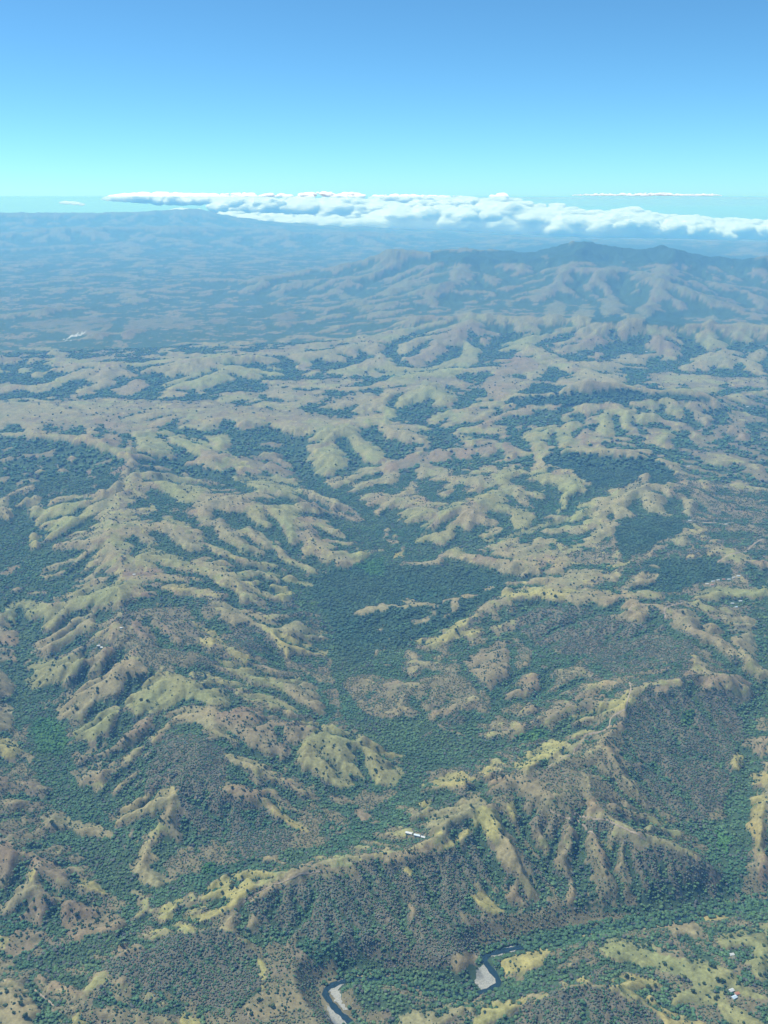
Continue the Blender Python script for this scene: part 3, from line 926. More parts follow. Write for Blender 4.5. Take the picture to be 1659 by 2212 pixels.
# ------------------------------------------------------------------ the sheet of ground itself
NC, NR = 830, 980
rr = R0 * 1.002 * np.exp(np.linspace(0, math.log(R1 / R0 * 0.995), 4000))
vr = project(0 * rr, rr, 60 + 0 * rr)[1]
cu = 0.62 * (vr[0] - vr) / (vr[0] - vr[-1]) + 0.38 * np.linspace(0, 1, 4000)
rows = np.interp(np.linspace(0, 1, NR), cu, rr)
cols = np.linspace(TH0 + 0.004, TH1 - 0.004, NC)
RR, TT = np.meshgrid(rows, cols, indexing='ij')
X, Y = RR * np.sin(TT), RR * np.cos(TT)
Z = h_at(X, Y)
U, V = project(X, Y, Z)
def cover(x, y, z):
    """0-9 class of a spot: the patches seen, trimmed by gullies and drawn out along spurs"""
    r = np.hypot(x, y)
    a1, a2 = warp(x, y, r)
    c = seen_cover(x, y, z, a1, a2)
    lr = np.log(r); th = np.arctan2(x, y)
    t = h_at(x, y, TPI) + 0.5 * fbm(th * 150, lr * 150, 23, 5, 0.7)
    tb = .45 * t + .75 * h_at(x, y, TPB)
    kind = fbm(th * 26, lr * 26, 29, 3) + 0.4 * fbm(th * 90, lr * 90, 37, 2)
    grass = np.where(kind > .16, 1, np.where(kind > -.14, 2, np.where(kind > -.2, 3, 4)))
    m_ = c == 10
    g0 = np.interp(r, [5000, 7500, 10000], [.10, -.03, -.17])
    c = np.where(m_, np.where(tb > g0, grass, np.where(tb > g0 - .2, 5, 0)), c)
    n_ = c == 11
    f2 = t + 1.1 * fbm(x / 520, y / 520, 43, 4, .7) + .4 * kind
    c = np.where(n_, np.where(f2 > .85, np.where(kind > -.2, 2, 4), np.where(f2 > .15, 5, 0)), c)
    c = np.where((r > 11000) & np.isin(c, [1, 2, 3, 4]) & (f2 < -.5), 0, c)
    q_ = c == 12
    f3 = t + .9 * kind
    c = np.where(q_, np.where(f3 > .75, grass, np.where(f3 > -.2, np.where(kind > -.1, 5, 6), 0)), c)
    old = ~m_ & ~n_ & ~q_
    c = np.where(old & np.isin(c, [1, 2, 3, 4]) & (t < np.where(r < 5200, -1.05, -.85)), 0, c)
    c = np.where(old & np.isin(c, [5, 6]) & (t < -0.6), 0, c)
    c = np.where(old & (c == 5) & (t > 1.2), 4, c)
    c = np.where((c == 7) & (r < 12000) & (t + .6 * kind > .8), 5, c)
    t0 = t
    t = t - np.clip((r - 7000) / 12000, 0, .45)
    c = np.where(old & (c == 0) & (t > 0.45), 5, c)
    c = np.where(old & (c == 5) & (t > .95), 2, c)
    return c, t0
CLS, TLOC = cover(X, Y, Z)
ALB = np.array([(.040, .070, .038), (.185, .182, .080), (.195, .172, .090), (.235, .210, .082), (.172, .140, .082),
                (.135, .122, .070), (.105, .100, .068), (.030, .060, .036), (.035, .090, .036), (.36, .36, .34)])
col = ALB[CLS]
# real differences between one pasture and the next, and within one
n1 = fbm(X / 260, Y / 260, 51, 4)[..., None]; n2 = fbm(X / 45, Y / 45, 61, 3)[..., None]; n3 = fbm(X / 900, Y / 900, 71, 3)[..., None]
isg = np.isin(CLS, [1, 2, 3, 4])[..., None]
col = np.where(isg, col * (1 + 0.30 * n2) + np.array([.03, .0, .0]) * n1 + np.array([.02, .03, .005]) * n3, col * (1 + 0.35 * n2))
patch = np.clip((fbm(X / 70, Y / 70, 81, 3) - 0.18) * 5, 0, 1)[..., None]
col = np.where(isg, col * (1 - 0.45 * patch) + np.array([.06, .07, .035]) * 0.45 * patch, col)
gs = np.clip((fbm(X / 110, Y / 110, 91, 4) - 0.12) * 5, 0, 1)[..., None]
col = np.where(np.isin(CLS, [5, 6])[..., None], col * (1 - 0.6 * gs) + np.array([.14, .115, .08]) * 0.6 * gs, col)
edge = np.clip((.25 - TLOC) / .8, 0, 1)[..., None]      # ranker, greener growth towards the gullies
col = np.where(isg, col * (1 - .3 * edge) + np.array([.055, .075, .042]) * .3 * edge, col)
far_mix = np.clip((RR - 11000) / 9000, 0, .45)[..., None]      # pasture colour drawn towards forest green with distance
col = np.where(isg, col * (1 - far_mix) + ALB[0] * far_mix, col)
col = np.clip(col, 0.01, 0.8)

def new_mat(name):
    m_ = D.materials.new(name); m_.use_nodes = True
    n = m_.node_tree.nodes
    return m_, n, m_.node_tree.links, n['Principled BSDF']

gm, N, L, P = new_mat('hill_ground')
P.inputs['Roughness'].default_value = 0.95
P.inputs['Specular IOR Level'].default_value = 0.1
at = N.new('ShaderNodeAttribute'); at.attribute_name = 'albedo'
tc = N.new('ShaderNodeTexCoord')
mx = N.new('ShaderNodeMix'); mx.data_type = 'RGBA'; mx.blend_type = 'MULTIPLY'; mx.inputs[0].default_value = 1.0
nz = N.new('ShaderNodeTexNoise'); nz.inputs['Scale'].default_value = 0.09; nz.inputs['Detail'].default_value = 5; nz.inputs['Roughness'].default_value = 0.65
rp = N.new('ShaderNodeValToRGB'); rp.color_ramp.elements[0].position = 0.28; rp.color_ramp.elements[0].color = (.62, .62, .62, 1)
rp.color_ramp.elements[1].position = 0.72; rp.color_ramp.elements[1].color = (1.28, 1.28, 1.28, 1)
bp = N.new('ShaderNodeBump'); bp.inputs['Strength'].default_value = 0.5; bp.inputs['Distance'].default_value = 4.0
L.new(tc.outputs['Object'], nz.inputs['Vector']); L.new(nz.outputs['Fac'], rp.inputs[0])
L.new(at.outputs['Color'], mx.inputs[6]); L.new(rp.outputs[0], mx.inputs[7]); L.new(mx.outputs[2], P.inputs['Base Color'])
L.new(nz.outputs['Fac'], bp.inputs['Height']); L.new(bp.outputs[0], P.inputs['Normal'])

me = D.meshes.new('hills')
nv = NC * NR
me.vertices.add(nv)
me.vertices.foreach_set('co', np.stack([X, Y, Z], -1).reshape(-1).astype(np.float32))
ii = np.arange(nv).reshape(NR, NC)
q = np.stack([ii[:-1, :-1], ii[:-1, 1:], ii[1:, 1:], ii[1:, :-1]], -1).reshape(-1, 4)
me.loops.add(q.size); me.loops.foreach_set('vertex_index', q.reshape(-1).astype(np.int32))
me.polygons.add(len(q)); me.polygons.foreach_set('loop_start', (np.arange(len(q)) * 4).astype(np.int32))
me.polygons.foreach_set('use_smooth', np.ones(len(q), bool))
ca = me.attributes.new('albedo', 'FLOAT_COLOR', 'POINT')
ca.data.foreach_set('color', np.concatenate([col.reshape(-1, 3), np.ones((nv, 1))], 1).astype(np.float32).reshape(-1))
me.update(calc_edges=True); me.validate()
me.materials.append(gm)
hills = D.objects.new('hills', me); COL.objects.link(hills)
tag(hills, 'dry hill country of grassy spurs and wooded valleys running to far blue ranges', 'hills', kind='structure')

# ------------------------------------------------------------------ haze
zmin = float(Z.min())
hx, hy0, hy1, hz0, hz1 = 31000, -900, 46600, zmin - 1.0, CAM_Z + 8
hm = D.materials.new('haze_air'); hm.use_nodes = True
hn = hm.node_tree.nodes; hn.clear()
pv = hn.new('ShaderNodeVolumePrincipled'); ho = hn.new('ShaderNodeOutputMaterial')
pv.inputs['Color'].default_value = (0.20, 0.50, 1.0, 1)
pv.inputs['Absorption Color'].default_value = (0.5, 0.95, 1, 1)
pv.inputs['Density'].default_value = 4.0e-5
pv.inputs['Anisotropy'].default_value = 0.0
hm.node_tree.links.new(pv.outputs[0], ho.inputs['Volume'])
hv = [(sx * hx, yy, zz) for zz in (hz0, hz1) for yy in (hy0, hy1) for sx in (-1, 1)]
hf = [(0, 2, 3, 1), (4, 5, 7, 6), (0, 1, 5, 4), (2, 6, 7, 3), (0, 4, 6, 2), (1, 3, 7, 5)]
hz = mesh_obj('haze', hv, hf, hm)
tag(hz, 'pale blue haze hanging over the whole country', 'haze', kind='stuff')
# ------------------------------------------------------------------ trees
def ico(sub):
    import bmesh
    bm = bmesh.new(); bmesh.ops.create_icosphere(bm, subdivisions=sub, radius=1)
    v = np.array([p.co[:] for p in bm.verts]); f = [[q.index for q in p.verts] for p in bm.faces]
    bm.free(); return v, f
def crown_mesh(seed, sub=2, bare=False):
    r = np.random.default_rng(seed)
    v, f = ico(sub)
    d = np.zeros(len(v))
    for k in range(9):
        c = r.normal(size=3); c /= np.linalg.norm(c); c[2] = abs(c[2]) * 0.9
        d = np.maximum(d, np.exp(-((v - c) ** 2).sum(1) / 0.16) * r.uniform(.15, .45))
    v = v * (0.74 + d + r.uniform(-.09, .09, len(v)))[:, None]
    v[:, 2] *= 0.78
    lo = v[:, 2] < -.3
    v[lo, 2] = -.3 + (v[lo, 2] + .3) * 0.5
    v[:, 2] += 0.62
    return v, f
cm, N, L, P = new_mat('forest_crown')
P.inputs['Roughness'].default_value = 0.85; P.inputs['Specular IOR Level'].default_value = 0.15
a = N.new('ShaderNodeAttribute'); a.attribute_type = 'INSTANCER'; a.attribute_name = 'tint'
tc = N.new('ShaderNodeTexCoord'); nz = N.new('ShaderNodeTexNoise'); nz.inputs['Scale'].default_value = 3.2; nz.inputs['Detail'].default_value = 3
mr = N.new('ShaderNodeMapRange'); mr.inputs[1].default_value = .3; mr.inputs[2].default_value = .7; mr.inputs[3].default_value = .7; mr.inputs[4].default_value = 1.3
vm = N.new('ShaderNodeVectorMath'); vm.operation = 'SCALE'
L.new(tc.outputs['Object'], nz.inputs['Vector']); L.new(nz.outputs['Fac'], mr.inputs[0]); L.new(a.outputs['Color'], vm.inputs[0]); L.new(mr.outputs[0], vm.inputs['Scale'])
L.new(vm.outputs[0], P.inputs['Base Color'])
SRC = D.collections.new('crown_shapes')          # shapes only, never linked into the scene
for k in range(7):
    v_, f_ = crown_mesh(100 + k)
    me = D.meshes.new('crown_shape'); me.from_pydata(v_.tolist(), [], f_); me.materials.append(cm)
    SRC.objects.link(D.objects.new('crown_shape', me))

# open ground kept clear of trees: the river's shingle and water, yards, tracks
BARS = {'inside of the tight bend': (7, '1432 862 1490 842 1488 868 1462 888 1474 930 1506 985 1478 975 1440 930 1415 895'),
        'downstream end of the pool': (7, '1408 958 1450 978 1500 1036 1545 1090 1490 1100 1440 1036'),
        'widest': (8, '398 800 432 768 472 800 502 862 470 882 418 906 396 850'),
        'upstream strip': (8, '436 744 560 704 602 714 500 736 442 756')}
CLEAR = np.zeros((MH, MW), bool)
def mark(P_, grow=2):
    global CLEAR
    keep = MASK.copy()
    MASK[:] = 0; fill_poly(P_, 1)
    m_ = MASK > 0
    for k in range(grow):
        m_ = m_ | np.roll(m_, 1, 0) | np.roll(m_, -1, 0) | np.roll(m_, 1, 1) | np.roll(m_, -1, 1)
    CLEAR |= m_; MASK[:] = keep
BARP = {}
for k_, (t, s_) in BARS.items():
    P_ = np.array(s_.split(), float).reshape(-1, 2) / 2 + TILE[t]
    BARP[k_] = P_; mark(P_, 3)
def tilepts(t, s_): return np.array(s_.split(), float).reshape(-1, 2) / 2 + TILE[t]
mark(tilepts(7, '1380 905 1415 870 1450 845 1500 850 1440 905 1490 985 1560 1036 1620 1100 1540 1100 1470 1010 1400 950'), 1)
mark(tilepts(8, '420 745 445 735 560 700 575 712 450 752 480 800 510 850 490 870 465 800 425 765'), 1)
TRACKS = {
 'along the crest above the leafless slope': (6, '1060 440 1066 470 1052 520 1040 560 985 590 972 630 950 650 890 665 870 675 845 710 820 745 760 775 710 805'),
 'over the scrubby spur below the pasture saddle': (8, '715 112 780 145 815 150 870 185 930 240'),
 'falling across the spur to a red cutting': (8, '815 148 822 132 900 150 960 155 1010 180 1080 210 1130 240'),
 'beside the tan pasture knoll': (7, '150 890 190 920 240 965'),
 'climbing to the round brown knoll': (6, '1290 98 1230 112 1212 130 1215 162'),
 'through the roadside hamlet': (4, '1440 872 1500 835 1560 825 1600 790 1640 770'),
 'between woods to the hamlet': (4, '1340 690 1380 700 1430 700 1490 712'),
 'along the brown ridge above the river hill': (7, '1400 378 1320 388 1200 430 1120 468 1050 512')}
for t, s_ in TRACKS.values():
    q_ = tilepts(t, s_)
    for a_, b_ in zip(q_[:-1], q_[1:]):
        d_ = (b_ - a_) / (np.linalg.norm(b_ - a_) + 1e-6); n_ = np.array([-d_[1], d_[0]]) * 2.2
        mark([a_ + n_, b_ + n_, b_ - n_, a_ - n_], 0)
for (hu, hv_) in HOUSES_UV:
    mark([(hu - 7, hv_ - 5), (hu + 7, hv_ - 5), (hu + 7, hv_ + 6), (hu - 7, hv_ + 6)], 0)

def scatter(ra, rb, per_m2, size, low=False):
    th0, th1 = math.radians(-29), math.radians(29)
    area = (th1 - th0) * (rb * rb - ra * ra) / 2
    n = int(area * per_m2)
    r = np.sqrt(rng.uniform(ra * ra, rb * rb, n)); th = rng.uniform(th0, th1, n)
    x, y = r * np.sin(th), r * np.cos(th)
    z = h_at(x, y)
    u, v = project(x, y, z)
    c, tl = cover(x, y, z)
    c = np.minimum(c, 9)
    inside = (u > -40) & (u < 1700) & (v < 2260)
    clear = CLEAR[np.clip((v / 2).astype(int), 0, MH - 1), np.clip((u / 2).astype(int), 0, MW - 1)]
    dens = np.array([0, .02, .03, .03, .10, .6, .85, 0, 0, 0] if low else [1.0, .014, .018, .016, .03, .12, .14, 1.05, 1.0, 0])[c]
    dens = np.minimum(dens, 1)
    thin = fbm(x / 60, y / 60, 77, 3)
    dens = np.where(np.isin(c, [0, 7, 8]), dens * np.clip(.85 + 1.2 * fbm(x / 38, y / 38, 79, 3), .25, 1), dens)
    dens = np.where(np.isin(c, [5]), dens * np.clip(.75 + 1.4 * thin, .1, 1), dens)
    dens = np.where(np.isin(c, [1, 2, 3, 4]), dens * np.clip(1 + 4 * thin, 0, 4) + .28 * np.clip((-.2 - tl) * 1.6, 0, 1) ** 2, dens)
    keep = inside & ~clear & (rng.uniform(size=n) < dens)
    x, y, z, r, c, tl = x[keep], y[keep], z[keep], r[keep], c[keep], tl[keep]
    n = len(x)
    lo = np.array([2.6, 1.8, 1.8, 1.8, 1.8, 2.0, 2.4, 3.4, 4.0, 3])[c]; hi = np.array([7.0, 5, 5, 5, 5, 4.0, 4.3, 7.2, 8.5, 3])[c]
    s = (lo + (hi - lo) * rng.uniform(size=n) ** 1.9) * size
    A = np.array([(.034, .082, .040), *[(.022, .052, .032)] * 4, (.078, .094, .052), (.066, .086, .056), (.024, .060, .037), (.030, .090, .030), (0, 0, 0)])[c]
    B = np.array([(.078, .140, .064), *[(.042, .080, .042)] * 4, (.140, .135, .084), (.120, .124, .092), (.054, .100, .054), (.062, .135, .045), (0, 0, 0)])[c]
    k = rng.uniform(size=(n, 1)); t = A + (B - A) * k
    k2 = rng.uniform(size=n)
    t = t * (1 + .55 * fbm(x / 120, y / 120, 45, 4))[:, None] * (1 + np.array([.5, .12, 0]) * fbm(x / 330, y / 330, 47, 3)[:, None])
    low_n = fbm(x / 170, y / 170, 41, 3)
    greyed = (k2 < 0.10 + .35 * low_n) & np.isin(c, [0])
    t[greyed] = np.array([.072, .080, .072]) * rng.uniform(.7, 1.2, (greyed.sum(), 1))
    green = (k2 > 0.62) & np.isin(c, [5, 6]); t[green] = np.array([.036, .082, .038]) * rng.uniform(.8, 1.4, (green.sum(), 1))
    fresh = (k2 > 0.965) & np.isin(c, [0, 5, 6, 7]); t[fresh] = np.array([.062, .13, .048])
    return np.stack([x, y, z - 0.1 * s], -1), s, t

def stuff_trees(name, label, parts):
    P_ = np.vstack([p[0] for p in parts]); S_ = np.concatenate([p[1] for p in parts]); T_ = np.vstack([p[2] for p in parts])
    n = len(P_)
    me = D.meshes.new(name); me.vertices.add(n); me.vertices.foreach_set('co', P_.astype(np.float32).reshape(-1))
    a = me.attributes.new('size', 'FLOAT', 'POINT'); a.data.foreach_set('value', S_.astype(np.float32))
    a = me.attributes.new('turn', 'FLOAT', 'POINT'); a.data.foreach_set('value', rng.uniform(0, 6.28, n).astype(np.float32))
    a = me.attributes.new('kind_of', 'INT', 'POINT'); a.data.foreach_set('value', rng.integers(0, 7, n).astype(np.int32))
    a = me.attributes.new('tint', 'FLOAT_COLOR', 'POINT'); a.data.foreach_set('color', np.concatenate([T_, np.ones((n, 1))], 1).astype(np.float32).reshape(-1))
    o = D.objects.new(name, me); COL.objects.link(o)
    g = D.node_groups.new(name, 'GeometryNodeTree')
    g.interface.new_socket('Geometry', in_out='INPUT', socket_type='NodeSocketGeometry'); g.interface.new_socket('Geometry', in_out='OUTPUT', socket_type='NodeSocketGeometry')
    n_ = g.nodes; l_ = g.links
    gi = n_.new('NodeGroupInput'); go = n_.new('NodeGroupOutput')
    mp = n_.new('GeometryNodeMeshToPoints')
    ip = n_.new('GeometryNodeInstanceOnPoints')
    ci = n_.new('GeometryNodeCollectionInfo'); ci.inputs['Collection'].default_value = SRC; ci.inputs['Separate Children'].default_value = True; ci.inputs['Reset Children'].default_value = True
    def named(nm, typ):
        q_ = n_.new('GeometryNodeInputNamedAttribute'); q_.data_type = typ; q_.inputs['Name'].default_value = nm; return q_.outputs['Attribute']
    cx = n_.new('ShaderNodeCombineXYZ')
    l_.new(named('turn', 'FLOAT'), cx.inputs['Z'])
    l_.new(gi.outputs[0], mp.inputs['Mesh']); l_.new(mp.outputs[0], ip.inputs['Points']); l_.new(ci.outputs[0], ip.inputs['Instance'])
    ip.inputs['Pick Instance'].default_value = True
    l_.new(named('kind_of', 'INT'), ip.inputs['Instance Index'])
    l_.new(cx.outputs[0], ip.inputs['Rotation']); l_.new(named('size', 'FLOAT'), ip.inputs['Scale'])
    l_.new(ip.outputs[0], go.inputs[0])
    md = o.modifiers.new('grow', 'NODES'); md.node_group = g
    tag(o, label, 'forest', kind='stuff')
    print('stuff', name, n)
    return o
def gallery():
    # tall trees leaning over the water wherever the channel is hidden
    Q = []
    for a_, b_ in zip(RIV[:-1], RIV[1:]):
        L_ = np.linalg.norm((b_ - a_)[:2]); n = int(L_ / 2.2); k = np.linspace(0, 1, n, endpoint=False)[:, None]
        p = a_ + (b_ - a_) * k; d = (b_ - a_)[:2] / L_
        off = rng.uniform(2, 30, n) * rng.choice([-1, 1], n)
        p[:, 0] += -d[1] * off; p[:, 1] += d[0] * off; Q.append(p)
    Q = np.vstack(Q); z = h_at(Q[:, 0], Q[:, 1])
    u, v = project(Q[:, 0], Q[:, 1], z)
    clear = CLEAR[np.clip((v / 2).astype(int), 0, MH - 1), np.clip((u / 2).astype(int), 0, MW - 1)] & (v < 2212)
    k = ~clear & (u > -60) & (u < 1720) & (v < 2270)
    Q[:, 2] = z - .5; Q = Q[k]; n = len(Q)
    t = np.array([.030, .072, .038]) + np.array([.03, .05, .018]) * rng.uniform(size=(n, 1))
    return Q, rng.uniform(4.5, 8.5, n), t
stuff_trees('near_forest', 'dry forest and scrub filling the valleys and gullies between the pastures', [scatter(1700, 4200, 1 / 46, 1.0), scatter(1700, 4200, 1 / 27, 1.0, True), gallery()])
stuff_trees('middle_forest', 'woods in the folds of the hills beyond the nearer ridges', [scatter(4200, 7000, 1 / 105, 1.25), scatter(4200, 7000, 1 / 75, 1.4, True), scatter(7000, 12500, 1 / 520, 2.5)])
# ------------------------------------------------------------------ river, shingle, tracks
wm, N, L, P = new_mat('river_water')
P.inputs['Base Color'].default_value = (.012, .028, .035, 1); P.inputs['Roughness'].default_value = 0.2; P.inputs['Specular IOR Level'].default_value = .3
nz = N.new('ShaderNodeTexNoise'); nz.inputs['Scale'].default_value = 0.6; bp = N.new('ShaderNodeBump'); bp.inputs['Strength'].default_value = .25; bp.inputs['Distance'].default_value = .3
L.new(nz.outputs['Fac'], bp.inputs['Height']); L.new(bp.outputs[0], P.inputs['Normal'])
def ground_mat(name, c, sc_):
    m_, N, L, P = new_mat(name); P.inputs['Roughness'].default_value = .95
    nz = N.new('ShaderNodeTexNoise'); nz.inputs['Scale'].default_value = sc_; nz.inputs['Detail'].default_value = 6
    tc = N.new('ShaderNodeTexCoord'); L.new(tc.outputs['Object'], nz.inputs['Vector'])
    r_ = N.new('ShaderNodeValToRGB'); r_.color_ramp.elements[0].position = .3; r_.color_ramp.elements[1].position = .72
    r_.color_ramp.elements[0].color = (*[q * .66 for q in c], 1); r_.color_ramp.elements[1].color = (*[q * 1.2 for q in c], 1)
    L.new(nz.outputs['Fac'], r_.inputs[0]); L.new(r_.outputs[0], P.inputs['Base Color'])
    return m_
def smooth_line(Q, n=6):
    Q = np.asarray(Q, float); out = []
    for i in range(len(Q) - 1):
        p0, p1, p2, p3 = Q[max(i - 1, 0)], Q[i], Q[i + 1], Q[min(i + 2, len(Q) - 1)]
        for t in np.linspace(0, 1, n, endpoint=False):
            out.append(.5 * (2 * p1 + (p2 - p0) * t + (2 * p0 - 5 * p1 + 4 * p2 - p3) * t * t + (3 * p1 - p0 - 3 * p2 + p3) * t ** 3))
    out.append(Q[-1]); return np.array(out)
def ribbon(name, Q, half, mat, lift, drape=True, taper=False):
    d = np.gradient(Q[:, :2], axis=0); d /= np.linalg.norm(d, axis=1)[:, None] + 1e-9
    nrm = np.stack([-d[:, 1], d[:, 0]], 1)
    Vt, F = [], []
    for k in (-1, 0, 1):
        for i, p in enumerate(Q):
            hw = half * (1 + .35 * math.sin(i * 1.7) * math.sin(i * .63 + 1))
            xy = p[:2] + nrm[i] * k * hw
            Vt.append((xy[0], xy[1], (float(h_at(*xy)) if drape else p[2]) + lift))
    n = len(Q)
    for k in range(2):
        for i in range(n - 1): F.append((k * n + i, k * n + i + 1, (k + 1) * n + i + 1, (k + 1) * n + i))
    return mesh_obj(name, Vt, F, mat, smooth=True)
rl = smooth_line(RIV, 8)
ro = ribbon('river', rl, 8.5, wm, -0.55, drape=False)
tag(ro, 'dark river bending through the foot of the wooded hills', 'river', kind='structure')
shm = ground_mat('shingle', (.25, .25, .22), .25)
BAR_LABEL = {'inside of the tight bend': 'pale grey shingle bar inside the tight river bend', 'downstream end of the pool': 'pale shingle strip along the dark pool below the bend',
             'widest': 'widest pale shingle bar, wedge shaped, below the wooded bluff', 'upstream strip': 'thin pale shingle strip upstream of the wedge shaped bar'}
for k_, P_ in BARP.items():
    W = np.array([ground_at(u, v)[:2] for u, v in P_])
    x0, y0 = W.min(0) - 3; x1, y1 = W.max(0) + 3
    st = 2.5
    gx = np.arange(x0, x1, st); gy = np.arange(y0, y1, st)
    GX, GY = np.meshgrid(gx, gy)
    jx = 13 * fbm(GX / 26, GY / 26, 5, 4, .6); jy = 13 * fbm(GX / 26, GY / 26, 6, 4, .6)
    ins = np.zeros(GX.shape, bool)
    for i in range(len(W)):
        (ax, ay), (bx, by) = W[i], W[(i + 1) % len(W)]
        ins ^= ((ay > GY + jy) != (by > GY + jy)) & (GX + jx < (bx - ax) * (GY + jy - ay) / (by - ay + 1e-9) + ax)
    zz = h_at(GX, GY) + 0.7 + 0.5 * fbm(GX / 9, GY / 9, 9, 3)
    idx = -np.ones(GX.shape, int); Vt = []; F = []
    for i in range(GX.shape[0] - 1):
        for j in range(GX.shape[1] - 1):
            if ins[i, j]:
                f_ = []
                for a_, b_ in ((i, j), (i, j + 1), (i + 1, j + 1), (i + 1, j)):
                    if idx[a_, b_] < 0: idx[a_, b_] = len(Vt); Vt.append((GX[a_, b_], GY[a_, b_], zz[a_, b_]))
                    f_.append(idx[a_, b_])
                F.append(f_)
    if F:
        o = mesh_obj('shingle_bar', Vt, F, shm, smooth=True); tag(o, BAR_LABEL[k_], 'shingle bar', kind='structure')
tkm = ground_mat('track_earth', (.235, .19, .135), .2)
for k_, (t, s_) in TRACKS.items():
    q_ = smooth_line(tilepts(t, s_), 3)
    W = np.array([ground_at(u, v) for u, v in q_])
    seg = np.linalg.norm(np.diff(W[:, :2], axis=0), axis=1)
    ok = [0] + [i + 1 for i in range(len(seg)) if seg[i] < 6 * np.median(seg) + 40]
    W = smooth_line(W[ok], 4)
    o = ribbon('dirt_track', W, 0.0008 * float(np.linalg.norm(W.mean(0)[:2])), tkm, 1.0)
    tag(o, 'pale dirt track ' + k_, 'track', kind='structure')

# ------------------------------------------------------------------ houses
ROOF = {}
def roof_mat(nm, c, metal=0.0):
    if nm not in ROOF:
        m_, N, L, P = new_mat('roof_' + nm); P.inputs['Roughness'].default_value = .5; P.inputs['Metallic'].default_value = metal
        w_ = N.new('ShaderNodeTexWave'); w_.inputs['Scale'].default_value = 1.2; w_.bands_direction = 'X'
        tc = N.new('ShaderNodeTexCoord'); L.new(tc.outputs['Object'], w_.inputs['Vector'])
        nz = N.new('ShaderNodeTexNoise'); nz.inputs['Scale'].default_value = .5; L.new(tc.outputs['Object'], nz.inputs['Vector'])
        r_ = N.new('ShaderNodeValToRGB'); r_.color_ramp.elements[0].position = .35; r_.color_ramp.elements[0].color = (*[q * .72 for q in c], 1); r_.color_ramp.elements[1].color = (*c, 1); r_.color_ramp.elements[1].position = .6
        b_ = N.new('ShaderNodeBump'); b_.inputs['Strength'].default_value = .3; L.new(w_.outputs['Fac'], b_.inputs['Height']); L.new(b_.outputs[0], P.inputs['Normal'])
        L.new(nz.outputs['Fac'], r_.inputs[0]); L.new(r_.outputs[0], P.inputs['Base Color'])
        ROOF[nm] = m_
    return ROOF[nm]
wallm = ground_mat('house_plaster', (.55, .52, .46), .8)
doorm = ground_mat('house_door', (.10, .07, .05), .8)
RC = {'white': (.42, .43, .42), 'blue': (.40, .48, .54), 'rust': (.34, .15, .09), 'grey': (.38, .40, .40)}
def box(x0, x1, y0, y1, z0, z1):
    V_ = [(x, y, z) for z in (z0, z1) for y in (y0, y1) for x in (x0, x1)]
    return V_, [(0, 2, 3, 1), (4, 5, 7, 6), (0, 1, 5, 4), (2, 6, 7, 3), (0, 4, 6, 2), (1, 3, 7, 5)]
def house(u, v, Lx, Wy, rot, roofc, label, group=None):
    x, y, z = ground_at(u, v)
    e = D.objects.new('farmhouse' if Lx < 20 else 'farm_shed', None); COL.objects.link(e)
    e.location = (x, y, z); e.rotation_euler = (0, 0, rot)
    hw, hl, ht = Wy / 2, Lx / 2, 3.2
    Vt = [(-hl, -hw, -3), (hl, -hw, -3), (hl, hw, -3), (-hl, hw, -3), (-hl, -hw, ht), (hl, -hw, ht), (hl, hw, ht), (-hl, hw, ht), (-hl, 0, ht + hw * .42), (hl, 0, ht + hw * .42)]
    mesh_obj('wall', Vt, [(0, 1, 5, 4), (2, 3, 7, 6), (1, 2, 6, 9, 5), (3, 0, 4, 8, 7), (0, 3, 2, 1)], wallm, e)
    o = .7; zr = ht + hw * .42 + .12; ze = ht - o * .42 + .12
    R_ = [(-hl - o, -hw - o, ze), (hl + o, -hw - o, ze), (hl + o, 0, zr), (-hl - o, 0, zr), (-hl - o, hw + o, ze), (hl + o, hw + o, ze)]
    R_ += [(a_, b_, c_ + .18) for a_, b_, c_ in R_]
    mesh_obj('roof', R_, [(0, 3, 2, 1), (3, 4, 5, 2), (6, 7, 8, 9), (9, 8, 11, 10), (0, 1, 7, 6), (4, 10, 11, 5), (1, 2, 8, 7), (2, 5, 11, 8), (0, 6, 9, 3), (3, 9, 10, 4)], roof_mat(roofc, RC[roofc]), e)
    b_ = box(-.55, .55, -hw - .06, -hw + .02, 0, 2.1); mesh_obj('door', *b_, doorm, e)
    for sx in (-.55, .55):
        b_ = box(sx * hl - .6, sx * hl + .6, -hw - .05, -hw + .02, 1, 2.1); mesh_obj('window', *b_, doorm, e)
    tag(e, label, 'house' if Lx < 20 else 'shed', group)
    return e
for h_ in HOUSES: house(*h_)

# ------------------------------------------------------------------ single trees standing on the pastures
def leaf_crown(seed):
    r = np.random.default_rng(seed); Vt = []; F = []
    v, f = ico(2)
    for k in range(7):
        c = np.array([r.uniform(-.55, .55), r.uniform(-.55, .55), r.uniform(.55, 1.1)]) if k else np.array([0, 0, .75])
        s = r.uniform(.32, .5) if k else .62
        w_ = v * (s * (1 + r.uniform(-.22, .22, len(v))))[:, None] * (1, 1, .8) + c
        n0 = len(Vt); Vt += w_.tolist(); F += [[q + n0 for q in p] for p in f]
    for k in range(160):
        d = r.normal(size=3); d /= np.linalg.norm(d); c = d * r.uniform(.75, 1.05) * (1, 1, .62) + (0, 0, .8)
        a_, b_ = r.normal(size=3) * .1, r.normal(size=3) * .1
        n0 = len(Vt); Vt += [(c + a_).tolist(), (c + b_).tolist(), (c - a_).tolist(), (c - b_).tolist()]; F.append([n0, n0 + 1, n0 + 2, n0 + 3])
    return Vt, F
lm_, N, L, P = new_mat('tree_leaves'); P.inputs['Roughness'].default_value = .85; P.inputs['Specular IOR Level'].default_value = .15
